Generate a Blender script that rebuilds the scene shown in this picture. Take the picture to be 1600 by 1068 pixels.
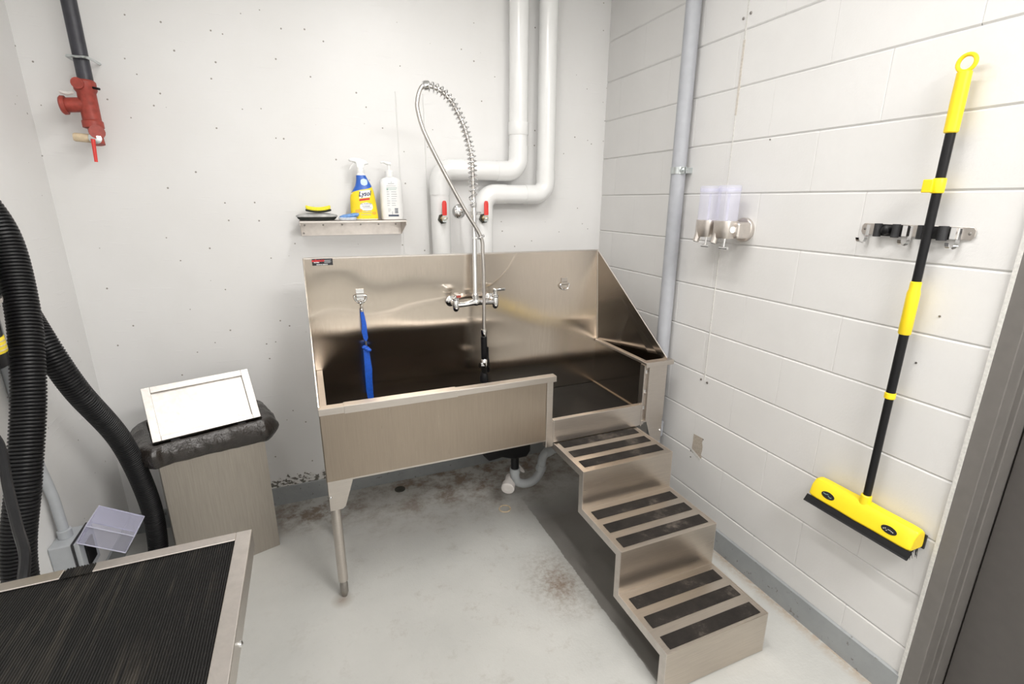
import bpy, bmesh, math, random
from mathutils import Vector, Matrix
random.seed(7)
PI = math.pi
scene = bpy.context.scene
for o in list(bpy.data.objects): bpy.data.objects.remove(o)
col = scene.collection

# ------------------------------------------------------------------ camera
cam_d = bpy.data.cameras.new('camera'); cam = bpy.data.objects.new('camera', cam_d); col.objects.link(cam)
R_ = Vector((0.925177, -0.379523, 0.003206)); U_ = Vector((0.101942, 0.256626, 0.96112)); F_ = Vector((0.36559, 0.888879, -0.276113))
cam.matrix_world = Matrix(((R_.x, U_.x, -F_.x, -1.66099), (R_.y, U_.y, -F_.y, -2.63733), (R_.z, U_.z, -F_.z, 1.59492), (0, 0, 0, 1)))
cam_d.sensor_width = 36.0; cam_d.lens = 767.97 * 36 / 1600; cam_d.clip_start = 0.02
scene.camera = cam

# ------------------------------------------------------------------ world, lights, exposure
w = bpy.data.worlds.new('world'); scene.world = w; w.use_nodes = True
w.node_tree.nodes['Background'].inputs[0].default_value = (0.8, 0.85, 0.9, 1)
w.node_tree.nodes['Background'].inputs[1].default_value = 0.15
def area(name, loc, sx, sy, power, colr=(1, 0.98, 0.955)):
    d = bpy.data.lights.new(name, 'AREA'); d.shape = 'RECTANGLE'; d.size = sx; d.size_y = sy; d.energy = power; d.color = colr
    o = bpy.data.objects.new(name, d); col.objects.link(o); o.location = loc
    return o
area('strip_light_lamp', (-1.12, -1.50, 2.76), 0.10, 1.15, 23)
area('strip_light_lamp.001', (-1.95, -1.75, 2.76), 0.10, 1.15, 9)
area('fill_panel_lamp', (-0.62, -3.30, 2.76), 1.00, 0.56, 72)  # added fill lamp behind the camera, evens out walls and floor
scene.view_settings.view_transform = 'Standard'; scene.view_settings.look = 'None'
scene.view_settings.gamma = 1.0; scene.view_settings.use_curve_mapping = False
scene.view_settings.exposure = -0.20

# ------------------------------------------------------------------ materials
def srgb(r, g, b):
    f = lambda c: (c / 255 / 12.92) if c / 255 <= 0.04045 else ((c / 255 + 0.055) / 1.055) ** 2.4
    return (f(r), f(g), f(b), 1)
class NT:
    def __init__(s, name):
        s.m = bpy.data.materials.new(name); s.m.use_nodes = True; s.t = s.m.node_tree; s.n = s.t.nodes; s.b = s.n['Principled BSDF']
    def node(s, typ, **kw):
        n = s.n.new(typ)
        for k, v in kw.items():
            if k.startswith('i_'): n.inputs[int(k[2:]) if k[2:].isdigit() else k[2:].replace('_', ' ')].default_value = v
            else: setattr(n, k, v)
        return n
    def link(s, a, b): s.t.links.new(a, b)
    def coords(s, scale=(1, 1, 1), kind='Object'):
        tc = s.node('ShaderNodeTexCoord'); mp = s.node('ShaderNodeMapping'); mp.inputs['Scale'].default_value = scale
        s.link(tc.outputs[kind], mp.inputs['Vector']); return mp.outputs[0]
    def world(s, scale=(1, 1, 1)):
        g = s.node('ShaderNodeNewGeometry'); mp = s.node('ShaderNodeMapping'); mp.inputs['Scale'].default_value = scale
        s.link(g.outputs['Position'], mp.inputs['Vector']); return mp.outputs[0]
    def noise(s, vec, scale, detail=3, rough=0.5):
        n = s.node('ShaderNodeTexNoise'); n.inputs['Scale'].default_value = scale; n.inputs['Detail'].default_value = detail; n.inputs['Roughness'].default_value = rough
        s.link(vec, n.inputs['Vector']); return n.outputs['Fac']
    def ramp(s, fac, stops):
        r = s.node('ShaderNodeValToRGB'); e = r.color_ramp.elements
        e[0].position, e[0].color = stops[0]; e[1].position, e[1].color = stops[-1]
        for p, c in stops[1:-1]:
            q = e.new(p); q.color = c
        s.link(fac, r.inputs[0]); return r.outputs[0]
    def mix(s, fac, a, b):
        m = s.node('ShaderNodeMix'); m.data_type = 'RGBA'
        for sock, v in ((m.inputs[0], fac), (m.inputs[6], a), (m.inputs[7], b)):
            if hasattr(v, 'links') or hasattr(v, 'is_output'): s.link(v, sock)
            else: sock.default_value = v
        return m.outputs[2]
    def math(s, op, a, b=0.0, clamp=False):
        m = s.node('ShaderNodeMath'); m.operation = op; m.use_clamp = clamp
        for sock, v in ((m.inputs[0], a), (m.inputs[1], b)):
            if hasattr(v, 'is_output'): s.link(v, sock)
            else: sock.default_value = v
        return m.outputs[0]
    def bump(s, h, strength=0.3, dist=0.002):
        b = s.node('ShaderNodeBump'); b.inputs['Strength'].default_value = strength; b.inputs['Distance'].default_value = dist
        s.link(h, b.inputs['Height']); s.link(b.outputs[0], s.b.inputs['Normal'])
    def set(s, color=None, rough=None, metal=None, spec=None, **kw):
        for key, v in (('Base Color', color), ('Roughness', rough), ('Metallic', metal), ('Specular IOR Level', spec)):
            if v is None: continue
            if hasattr(v, 'is_output'): s.link(v, s.b.inputs[key])
            else: s.b.inputs[key].default_value = v
        for k, v in kw.items(): s.b.inputs[k.replace('_', ' ')].default_value = v
        return s
def g(v): return (v, v, v, 1)
M = {}
def plain(name, color, rough=0.45, metal=0.0, var=0.06, nscale=30, bump=0.0, **kw):
    t = NT(name); n = t.noise(t.coords(), nscale, 3)
    c2 = tuple(max(0, c * (1 - var)) for c in color[:3]) + (1,); c1 = tuple(min(1, c * (1 + var)) for c in color[:3]) + (1,)
    t.set(t.ramp(n, [(0.3, c2), (0.7, c1)]), rough, metal, **kw)
    if bump: t.bump(n, bump, 0.001)
    M[name] = t.m; return t.m
def steel(name, grain=(1, 1, 1), base=(0.60, 0.55, 0.50), rough=0.26, var=0.07, aniso=0.0):
    t = NT(name); v = t.world(grain)
    n = t.noise(v, 1.0, 4, 0.6); big = t.noise(t.world(), 3.0, 4, 0.6)
    k = t.mix(0.35, n, big)
    lo = tuple(c * (1 - var) for c in base) + (1,); hi = tuple(min(1, c * (1 + var)) for c in base) + (1,)
    t.set(t.ramp(k, [(0.3, lo), (0.7, hi)]), t.ramp(k, [(0.3, g(rough * 1.12)), (0.7, g(rough * 0.88))]), 1.0)
    t.bump(n, 0.05, 0.0006)
    if aniso:
        t.b.inputs['Anisotropic'].default_value = aniso
        tg = t.node('ShaderNodeTangent'); tg.direction_type = 'RADIAL'; tg.axis = 'Z'; t.link(tg.outputs[0], t.b.inputs['Tangent'])
    M[name] = t.m; return t.m
steel('steel_upright', (350, 350, 9), aniso=0.8, rough=0.3, base=(0.42, 0.355, 0.29))                 # vertical brushing (backsplash, apron)
steel('steel_flat', (14, 300, 300), rough=0.33, base=(0.60, 0.555, 0.51))
steel('steel_lid', (60, 60, 60), rough=0.45, base=(0.50, 0.475, 0.45))
steel('steel_inner', (350, 350, 9), rough=0.12, base=(0.46, 0.41, 0.36))
steel('steel_mirrorish', (350, 350, 9), rough=0.175, base=(0.72, 0.64, 0.555), aniso=1.0)
steel('steel_step', (9, 300, 300), rough=0.3, base=(0.58, 0.52, 0.455), var=0.10)
steel('steel_worn', (40, 40, 40), rough=0.36, base=(0.66, 0.615, 0.575), var=0.10)
steel('steel_bin', (200, 200, 8), rough=0.38, base=(0.40, 0.365, 0.32), var=0.10)
plain('chrome', (0.80, 0.80, 0.80, 1), 0.08, 1.0, 0.03)
plain('hose_steel', (0.63, 0.60, 0.57, 1), 0.28, 1.0, 0.05)
plain('zinc', (0.62, 0.66, 0.66, 1), 0.28, 1.0, 0.08)
plain('foot_metal', (0.36, 0.34, 0.315, 1), 0.45, 1.0, 0.1)
plain('brass', (0.62, 0.50, 0.30, 1), 0.35, 1.0, 0.08)
plain('screw_metal', (0.35, 0.33, 0.31, 1), 0.4, 1.0)
plain('pipe_jacket_white', (0.83, 0.83, 0.82, 1), 0.22, 0, 0.02, 12)
plain('pvc_grey', (0.40, 0.41, 0.44, 1), 0.45, 0, 0.04)
plain('conduit_grey', (0.42, 0.44, 0.46, 1), 0.42, 0, 0.04)
plain('trap_grey', (0.42, 0.44, 0.45, 1), 0.35, 0, 0.05)
plain('cleanout_white', (0.72, 0.68, 0.65, 1), 0.4, 0, 0.05)
plain('black_plastic', (0.007, 0.007, 0.008, 1), 0.38, 0, 0.1, spec=0.3)
plain('hose_black', (0.008, 0.008, 0.009, 1), 0.42, 0, 0.1, spec=0.35)
plain('black_rubber', (0.022, 0.022, 0.024, 1), 0.6, 0, 0.2, 80, 0.2)
plain('bristle_black', (0.012, 0.012, 0.013, 1), 0.55, spec=0.25)
plain('yellow_plastic', (0.90, 0.66, 0.015, 1), 0.35, 0, 0.02)
plain('red_sleeve', (0.72, 0.045, 0.035, 1), 0.4, 0, 0.05)
plain('valve_red', (0.33, 0.050, 0.034, 1), 0.5, 0, 0.2, 60, 0.2)
plain('riser_black', (0.035, 0.035, 0.045, 1), 0.45, 0, 0.2)
plain('wood_plug', (0.62, 0.50, 0.34, 1), 0.6, 0, 0.15, 60)
plain('white_plastic', (0.84, 0.84, 0.83, 1), 0.35, 0, 0.02)
plain('white_print', (0.86, 0.86, 0.85, 1), 0.5, 0, 0.01)
plain('label_yellow', (0.93, 0.70, 0.02, 1), 0.35, 0, 0.03)
plain('label_blue', (0.025, 0.12, 0.52, 1), 0.35, 0, 0.03)
plain('label_pale_blue', (0.55, 0.68, 0.86, 1), 0.4, 0, 0.03)
plain('ink_navy', (0.02, 0.03, 0.12, 1), 0.5)
plain('ink_grey', (0.42, 0.43, 0.45, 1), 0.5)
plain('ink_green', (0.34, 0.5, 0.45, 1), 0.5)
plain('ink_red', (0.65, 0.03, 0.04, 1), 0.5)
plain('ink_orange', (0.93, 0.45, 0.05, 1), 0.5)
plain('ink_slate', (0.045, 0.065, 0.11, 1), 0.4)
plain('sticker_black', (0.015, 0.015, 0.018, 1), 0.4)
plain('sponge_yellow', (0.90, 0.78, 0.05, 1), 0.9, 0, 0.12, 150, 0.6)
plain('scour_dark', (0.018, 0.022, 0.018, 1), 0.9, 0, 0.3, 200, 0.6)
plain('brush_grey', (0.42, 0.42, 0.41, 1), 0.4, 0, 0.35, 25, 0.2)
plain('brush_blue', (0.16, 0.33, 0.68, 1), 0.6, 0, 0.25, 90, 0.5)
plain('brush_pale', (0.62, 0.67, 0.74, 1), 0.6, 0, 0.1, 90, 0.3)
plain('leash_blue', (0.006, 0.085, 0.50, 1), 0.55, 0, 0.15, 120, 0.3)
plain('frame_grey', (0.155, 0.145, 0.135, 1), 0.42, 0, 0.05)
plain('door_grey', (0.088, 0.080, 0.075, 1), 0.45, 0, 0.05)
plain('ceiling_white', (0.80, 0.80, 0.79, 1), 0.8, 0, 0.02)
plain('fixture_white', (0.85, 0.85, 0.85, 1), 0.4, 0, 0.02)
plain('dryer_yellow', (0.85, 0.66, 0.03, 1), 0.4, 0, 0.03)
plain('bare_block', (0.42, 0.37, 0.31, 1), 0.9, 0, 0.15, 160, 0.5)
plain('edge_tan', (0.20, 0.14, 0.09, 1), 0.6)
plain('ghost_tan', (0.56, 0.52, 0.47, 1), 0.9, 0, 0.15, 120)
plain('mark_grey', (0.62, 0.61, 0.58, 1), 0.9, 0, 0.12, 120)
plain('drain_dark', (0.05, 0.05, 0.04, 1), 0.6, 0, 0.3)
t = NT('diffuser'); t.set(g(0.9), 0.5); t.b.inputs['Emission Color'].default_value = (1, 0.97, 0.93, 1); t.b.inputs['Emission Strength'].default_value = 4.0; M['diffuser'] = t.m

def clear(name, tint, rough=0.06, alpha=0.35):
    t = NT(name); t.set(tint, rough, 0.0); t.b.inputs['IOR'].default_value = 1.45
    tr = t.node('ShaderNodeBsdfTransparent'); tr.inputs[0].default_value = (min(1, tint[0] + .1), min(1, tint[1] + .1), min(1, tint[2] + .1), 1)
    mx = t.node('ShaderNodeMixShader'); mx.inputs[0].default_value = alpha
    t.link(tr.outputs[0], mx.inputs[1]); t.link(t.b.outputs[0], mx.inputs[2]); t.link(mx.outputs[0], t.n['Material Output'].inputs[0])
    M[name] = t.m
clear('clear_plastic', (0.85, 0.85, 0.915, 1), alpha=0.26)
clear('clear_cover', (0.80, 0.80, 0.88, 1), alpha=0.24)
plain('cover_edge', (0.50, 0.50, 0.60, 1), 0.15)

# bin bag: thin black film
t = NT('bag_black'); n = t.noise(t.coords(), 28, 5, 0.65); t.set((0.026, 0.021, 0.018, 1), 0.2, 0, 0.8); t.bump(n, 0.7, 0.012); M['bag_black'] = t.m

# painted poured concrete with pits and form marks
t = NT('concrete_white'); pw = t.world()
n1 = t.noise(pw, 2.2, 5, 0.6); n2 = t.noise(t.world((6, 6, 60)), 1.0, 4, 0.6)
vor = t.node('ShaderNodeTexVoronoi'); vor.feature = 'F1'; vor.inputs['Scale'].default_value = 27; t.link(pw, vor.inputs['Vector'])
sep = t.node('ShaderNodeSeparateColor'); t.link(vor.outputs['Color'], sep.inputs[0])
few = t.math('GREATER_THAN', t.math('ADD', sep.outputs[0], t.math('MULTIPLY', t.noise(pw, 1.6, 2), 1.2)), 1.12)
rad = t.math('MULTIPLY', t.math('POWER', sep.outputs[1], 1.9), 0.105)
pit = t.math('MULTIPLY', t.math('LESS_THAN', vor.outputs['Distance'], rad), few)
base = t.ramp(n1, [(0.3, (0.765, 0.758, 0.745, 1)), (0.7, (0.80, 0.795, 0.788, 1))])
t.set(t.mix(pit, base, (0.30, 0.28, 0.25, 1)), 0.42)
h = t.math('SUBTRACT', t.math('ADD', t.math('MULTIPLY', n1, 0.6), t.math('MULTIPLY', t.ramp(n2, [(0.60, g(0)), (0.68, g(1))]), 0.25)), t.math('MULTIPLY', pit, 1.0))
t.bump(h, 0.35, 0.004); M['concrete_white'] = t.m
# painted block
t = NT('block_white'); n1 = t.noise(t.world(), 110, 4, 0.65); n2 = t.noise(t.world(), 3.5, 4, 0.6)
t.set(t.ramp(n2, [(0.3, (0.685, 0.677, 0.665, 1)), (0.7, (0.72, 0.712, 0.70, 1))]), 0.5)
t.bump(n1, 0.22, 0.0025); M['block_white'] = t.m
t = NT('mortar_white'); n1 = t.noise(t.world(), 90, 4, 0.6); t.set((0.70, 0.69, 0.67, 1), 0.6); t.bump(n1, 0.3, 0.002); M['mortar_white'] = t.m
# grey base paint with flaking
t = NT('base_paint_grey'); n1 = t.noise(t.world(), 32, 5, 0.7); n2 = t.noise(t.world(), 6, 4, 0.6)
c = t.ramp(n2, [(0.3, (0.27, 0.285, 0.29, 1)), (0.7, (0.335, 0.35, 0.355, 1))])
fl = t.ramp(n1, [(0.63, g(0)), (0.66, g(1))]); t.set(t.mix(fl, c, (0.17, 0.165, 0.155, 1)), 0.4); t.bump(n1, 0.5, 0.004); M['base_paint_grey'] = t.m
# flaked edge between white and grey paint on concrete
t = NT('flaked_paint'); n1 = t.noise(t.world((1, 1, 1.4)), 45, 3, 0.55)
fl = t.ramp(n1, [(0.50, g(0)), (0.53, g(1))]); t.set(t.mix(fl, (0.72, 0.71, 0.69, 1), (0.16, 0.15, 0.13, 1)), 0.55); t.bump(n1, 0.8, 0.006); M['flaked_paint'] = t.m
# floor paint with rust
t = NT('floor_paint'); pw = t.world()
n1 = t.noise(pw, 2.5, 5, 0.6); n2 = t.noise(pw, 45, 4, 0.7); n3 = t.noise(pw, 9, 5, 0.75); n4 = t.noise(pw, 130, 2, 0.5)
base = t.ramp(n1, [(0.3, (0.43, 0.43, 0.41, 1)), (0.7, (0.51, 0.505, 0.48, 1))])
def blob(cx, cy, rx, ry):
    s = t.node('ShaderNodeVectorMath'); s.operation = 'SUBTRACT'; t.link(pw, s.inputs[0]); s.inputs[1].default_value = (cx, cy, 0)
    m = t.node('ShaderNodeVectorMath'); m.operation = 'MULTIPLY'; t.link(s.outputs[0], m.inputs[0]); m.inputs[1].default_value = (1 / rx, 1 / ry, 0)
    l = t.node('ShaderNodeVectorMath'); l.operation = 'LENGTH'; t.link(m.outputs[0], l.inputs[0])
    return t.math('SUBTRACT', 1.0, l.outputs['Value'], True)
speck = t.ramp(n2, [(0.40, g(0)), (0.62, g(1))])
r1 = t.math('MULTIPLY', blob(-0.80, -1.07, 0.17, 0.26), t.math('ADD', t.math('MULTIPLY', speck, 0.75), 0.05))
r1b = t.math('MULTIPLY', blob(-0.80, -1.10, 0.09, 0.12), 0.5)
patch = t.ramp(n3, [(0.42, g(0)), (0.62, g(1))])
r2 = t.math('MULTIPLY', blob(-0.75, -0.05, 1.35, 0.55), t.math('MULTIPLY', patch, 1.5))
r3 = t.math('MULTIPLY', blob(-1.78, -0.12, 0.30, 0.22), t.math('MULTIPLY', patch, 1.5))
r4 = t.math('MULTIPLY', blob(-1.0, -1.0, 1.4, 1.2), t.math('MULTIPLY', t.ramp(n3, [(0.55, g(0)), (0.74, g(1))]), 0.55))
r5 = t.math('MULTIPLY', blob(-1.675, -0.83, 0.05, 0.05), 0.8)
rust = t.math('ADD', t.math('ADD', t.math('ADD', r1, r1b), t.math('ADD', r2, r3)), t.math('ADD', r4, r5), True)
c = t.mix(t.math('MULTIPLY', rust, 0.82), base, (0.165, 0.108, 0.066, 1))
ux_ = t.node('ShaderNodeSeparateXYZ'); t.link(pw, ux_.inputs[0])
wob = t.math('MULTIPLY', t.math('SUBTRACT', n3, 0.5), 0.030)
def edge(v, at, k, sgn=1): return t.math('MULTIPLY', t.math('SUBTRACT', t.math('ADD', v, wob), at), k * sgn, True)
under_steps = t.math('MULTIPLY', t.math('MULTIPLY', edge(ux_.outputs[0], -0.700, 260), edge(ux_.outputs[0], -0.272, 260, -1)), t.math('MULTIPLY', edge(ux_.outputs[1], -1.662, 260), edge(ux_.outputs[1], -0.42, 4.0, -1)))
c = t.mix(t.math('MULTIPLY', under_steps, 0.9), c, t.ramp(n1, [(0.3, (0.150, 0.140, 0.128, 1)), (0.7, (0.195, 0.182, 0.165, 1))]))   # darker floor tone across the steps' footprint, wobbly edge, fading towards the back
# broken mortar-coloured edge along the block wall
eg = t.node('ShaderNodeSeparateXYZ'); t.link(pw, eg.inputs[0])
ed = t.math('MULTIPLY', t.math('SUBTRACT', 1.0, t.math('MULTIPLY', t.math('ABSOLUTE', t.math('ADD', eg.outputs[0], 0.02)), 22.0), True), t.ramp(n2, [(0.35, g(0)), (0.55, g(1))]))
c = t.mix(ed, c, (0.40, 0.33, 0.26, 1))
dirt = t.math('MULTIPLY', t.ramp(n2, [(0.62, g(0)), (0.75, g(1))]), 0.22)
c = t.mix(dirt, c, (0.33, 0.31, 0.28, 1))
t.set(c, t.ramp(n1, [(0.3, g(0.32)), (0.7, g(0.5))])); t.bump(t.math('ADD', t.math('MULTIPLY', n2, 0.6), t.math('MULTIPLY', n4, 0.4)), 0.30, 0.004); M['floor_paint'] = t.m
# tub floor mat, step grips, ribbed mat
t = NT('tub_mat_black'); n = t.noise(t.world(), 5, 5, 0.7); t.set(t.ramp(n, [(0.35, g(0.003)), (0.75, g(0.014))]), t.ramp(n, [(0.3, g(0.25)), (0.7, g(0.45))]), 0, 0.07); M['tub_mat_black'] = t.m
t = NT('grip_black'); n = t.noise(t.world(), 10, 6, 0.75); n2 = t.noise(t.world(), 300, 2)
t.set(t.ramp(n, [(0.30, (0.014, 0.012, 0.011, 1)), (0.55, (0.028, 0.024, 0.021, 1)), (0.78, (0.15, 0.125, 0.105, 1))]), 0.65, 0, 0.15); t.bump(n2, 0.4, 0.001); M['grip_black'] = t.m
t = NT('ribbed_rubber'); n = t.noise(t.world((60, 4, 60)), 1.0, 4, 0.7); n2 = t.noise(t.world((1, 0.35, 1)), 6, 4, 0.6)
k = t.math('MULTIPLY', t.ramp(n, [(0.5, g(0)), (0.75, g(1))]), t.ramp(n2, [(0.45, g(0)), (0.7, g(1))]))
t.set(t.mix(k, (0.012, 0.0115, 0.011, 1), (0.085, 0.073, 0.058, 1)), 0.5, 0, 0.2); M['ribbed_rubber'] = t.m

# ------------------------------------------------------------------ mesh helpers
def frame(d):
    d = Vector(d).normalized(); a = Vector((0, 0, 1)) if abs(d.z) < 0.9 else Vector((1, 0, 0))
    u = d.cross(a).normalized(); return u, d.cross(u).normalized()
class MB:
    def __init__(s): s.v = []; s.f = []; s.mi = []; s.cur = 0
    def add(s, vs, fs):
        o = len(s.v); s.v += [tuple(v) for v in vs]; s.f += [tuple(i + o for i in f) for f in fs]; s.mi += [s.cur] * len(fs); return s
    def box(s, lo, hi, mat=None):
        x0, y0, z0 = lo; x1, y1, z1 = hi
        vs = [(x0, y0, z0), (x1, y0, z0), (x1, y1, z0), (x0, y1, z0), (x0, y0, z1), (x1, y0, z1), (x1, y1, z1), (x0, y1, z1)]
        if mat: vs = [mat @ Vector(v) for v in vs]
        return s.add(vs, [(0, 3, 2, 1), (4, 5, 6, 7), (0, 1, 5, 4), (1, 2, 6, 5), (2, 3, 7, 6), (3, 0, 4, 7)])
    def prism(s, poly, d, base=None, depth=None, mat=None):
        """poly: 3D points (planar loop), d: extrusion vector"""
        d = Vector(d); n = len(poly); a = [Vector(p) for p in poly]; b = [p + d for p in a]
        nrm = Vector((0, 0, 0))
        for i in range(n): nrm += a[i].cross(a[(i + 1) % n])
        if nrm.dot(d) > 0: a.reverse(); b.reverse()
        vs = a + b
        if mat: vs = [mat @ v for v in vs]
        return s.add(vs, [tuple(range(n)), tuple(range(2 * n - 1, n - 1, -1))] + [(i, i + n, (i + 1) % n + n, (i + 1) % n) for i in range(n)])
    def tube(s, pts, r, n=12, cap=True, closed=False):
        pts = [Vector(p) for p in pts]; rs = r if isinstance(r, (list, tuple)) else [r] * len(pts)
        m = len(pts); rings = []; u = None
        for i, p in enumerate(pts):
            if closed: d = (pts[(i + 1) % m] - pts[i - 1])
            else: d = pts[min(i + 1, m - 1)] - pts[max(i - 1, 0)]
            d = d.normalized() if d.length > 1e-9 else Vector((0, 0, 1))
            if u is None: u, v = frame(d)
            else:
                u = (u - d * u.dot(d)); u = u.normalized() if u.length > 1e-6 else frame(d)[0]; v = d.cross(u)
            rings.append([p + (u * math.cos(2 * PI * k / n) + v * math.sin(2 * PI * k / n)) * rs[i] for k in range(n)])
        vs = [q for ring in rings for q in ring]; fs = []
        for i in range(m if closed else m - 1):
            j = (i + 1) % m
            for k in range(n): fs.append((i * n + k, i * n + (k + 1) % n, j * n + (k + 1) % n, j * n + k))
        if cap and not closed: fs.append(tuple(range(n - 1, -1, -1))); fs.append(tuple(range((m - 1) * n, m * n)))
        return s.add(vs, fs)
    def lathe(s, prof, org, axis=(0, 0, 1), n=24):
        """prof: (radius, height along axis)"""
        axis = Vector(axis).normalized(); u, v = frame(axis); org = Vector(org); vs = []; fs = []
        for r, h in prof:
            for k in range(n):
                a = 2 * PI * k / n; vs.append(org + axis * h + (u * math.cos(a) + v * math.sin(a)) * max(r, 1e-5))
        for i in range(len(prof) - 1):
            for k in range(n): fs.append((i * n + k, i * n + (k + 1) % n, (i + 1) * n + (k + 1) % n, (i + 1) * n + k))
        fs.append(tuple(range(n - 1, -1, -1))); fs.append(tuple(range((len(prof) - 1) * n, len(prof) * n)))
        return s.add(vs, fs)
    def cyl(s, a, b, r, n=16): return s.tube([a, b], r, n)
    def loft(s, rings, cap=True):
        n = len(rings[0]); vs = [p for r in rings for p in r]; fs = []
        for i in range(len(rings) - 1):
            for k in range(n): fs.append((i * n + k, i * n + (k + 1) % n, (i + 1) * n + (k + 1) % n, (i + 1) * n + k))
        if cap: fs.append(tuple(range(n - 1, -1, -1))); fs.append(tuple(range((len(rings) - 1) * n, len(rings) * n)))
        return s.add(vs, fs)
    def build(s, name, mat, parent=None, smooth=35, bevel=0.0, mats=None, segs=2):
        me = bpy.data.meshes.new(name); me.from_pydata(s.v, [], s.f)
        for m in (mats or [mat]): me.materials.append(M[m])
        if mats:
            for p, i in zip(me.polygons, s.mi): p.material_index = i
        bm = bmesh.new(); bm.from_mesh(me); bmesh.ops.recalc_face_normals(bm, faces=bm.faces); bm.to_mesh(me); bm.free()
        if smooth:
            for p in me.polygons: p.use_smooth = True
            me.set_sharp_from_angle(angle=math.radians(smooth))
        o = bpy.data.objects.new(name, me); col.objects.link(o)
        if bevel:
            b = o.modifiers.new('bevel', 'BEVEL'); b.width = bevel; b.segments = segs; b.limit_method = 'ANGLE'; b.angle_limit = math.radians(40); b.harden_normals = False
        if parent: attach(o, parent)
        return o
def attach(o, parent):
    base = Vector((0, 0, 0)); q = parent
    while q: base += q.location; q = q.parent
    o.parent = parent; o.location = -base if o.location.length == 0 else o.location - base
    return o
def thing(name, label, cat, loc, group=None):
    o = bpy.data.objects.new(name, None); o.empty_display_size = 0.05; col.objects.link(o); o.location = loc
    return tag(o, label, cat, group)
def tag(o, label, cat=None, group=None):
    o['label'] = label
    if cat: o['category'] = cat
    if group: o['group'] = group
    return o
def lab(o, label): o['label'] = label; return o
def struct(o): o['kind'] = 'structure'; return o
def spline(pts, n=8):
    P = [Vector(p) for p in pts]; P = [P[0] * 2 - P[1]] + P + [P[-1] * 2 - P[-2]]; out = []
    for i in range(1, len(P) - 2):
        p0, p1, p2, p3 = P[i - 1:i + 3]
        for k in range(n):
            t = k / n; out.append(0.5 * ((2 * p1) + (p2 - p0) * t + (2 * p0 - 5 * p1 + 4 * p2 - p3) * t * t + (3 * p1 - p0 - 3 * p2 + p3) * t ** 3))
    out.append(P[-2]); return out
def resample(pts, step):
    pts = [Vector(p) for p in pts]; out = [pts[0].copy()]; acc = 0.0
    for a, b in zip(pts, pts[1:]):
        L = (b - a).length; d = step - acc
        while d <= L: out.append(a + (b - a) * (d / L)); d += step
        acc = (acc + L) % step
    return out
def text_mesh(body, size, mat, name, parent, mtx, shear=0.0, extrude=0.0002, warp=None, bold=0.0, width=1.0):
    cu = bpy.data.curves.new(name, 'FONT'); cu.body = body; cu.size = size; cu.shear = shear; cu.extrude = extrude; cu.align_x = 'CENTER'; cu.align_y = 'CENTER'; cu.offset = bold; cu.resolution_u = 2
    tmp = bpy.data.objects.new('tmp', cu); col.objects.link(tmp)
    me = bpy.data.meshes.new_from_object(tmp.evaluated_get(bpy.context.evaluated_depsgraph_get()))
    bpy.data.objects.remove(tmp)
    for v in me.vertices:
        p = Vector((v.co.x * width, v.co.y, v.co.z)); p = mtx @ p
        if warp: p = warp(p)
        v.co = p
    me.name = name; me.materials.clear(); me.materials.append(M[mat])
    o = bpy.data.objects.new(name, me); col.objects.link(o)
    if parent: attach(o, parent)
    return o
FRONT = Matrix(((1, 0, 0, 0), (0, 0, -1, 0), (0, 1, 0, 0), (0, 0, 0, 1)))       # text plane facing -y
def at_front(x, y, z): return Matrix.Translation((x, y, z)) @ FRONT

# ================================================================== SETTING
H = 2.95; XL = -2.60; YF = -4.05
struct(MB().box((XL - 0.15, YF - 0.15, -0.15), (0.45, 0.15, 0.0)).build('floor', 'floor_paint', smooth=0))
struct(MB().box((XL - 0.15, YF - 0.15, H), (0.45, 0.15, H + 0.12)).build('ceiling', 'ceiling_white', smooth=0))
wb = struct(MB().box((XL - 0.15, 0.0, 0.0), (0.45, 0.15, H)).build('wall_back', 'concrete_white', smooth=0))
struct(MB().box((XL - 0.15, YF, 0.0), (XL, 0.0, H)).build('wall_left', 'concrete_white', smooth=0))
struct(MB().box((XL - 0.15, YF - 0.15, 0.0), (0.45, YF, H)).build('wall_front', 'ceiling_white', smooth=0))
# form-board ridges on the poured wall
for k, (x0, dx) in enumerate(((-1.195, 0.004), (-1.06, 0.003))):
    MB().prism([(x0, 0, 1.0), (x0 + dx, -0.0025, 1.0), (x0 + 2 * dx, 0, 1.0)], (0, 0, 1.1)).build('form_ridge', 'concrete_white', wb, smooth=0)
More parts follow.
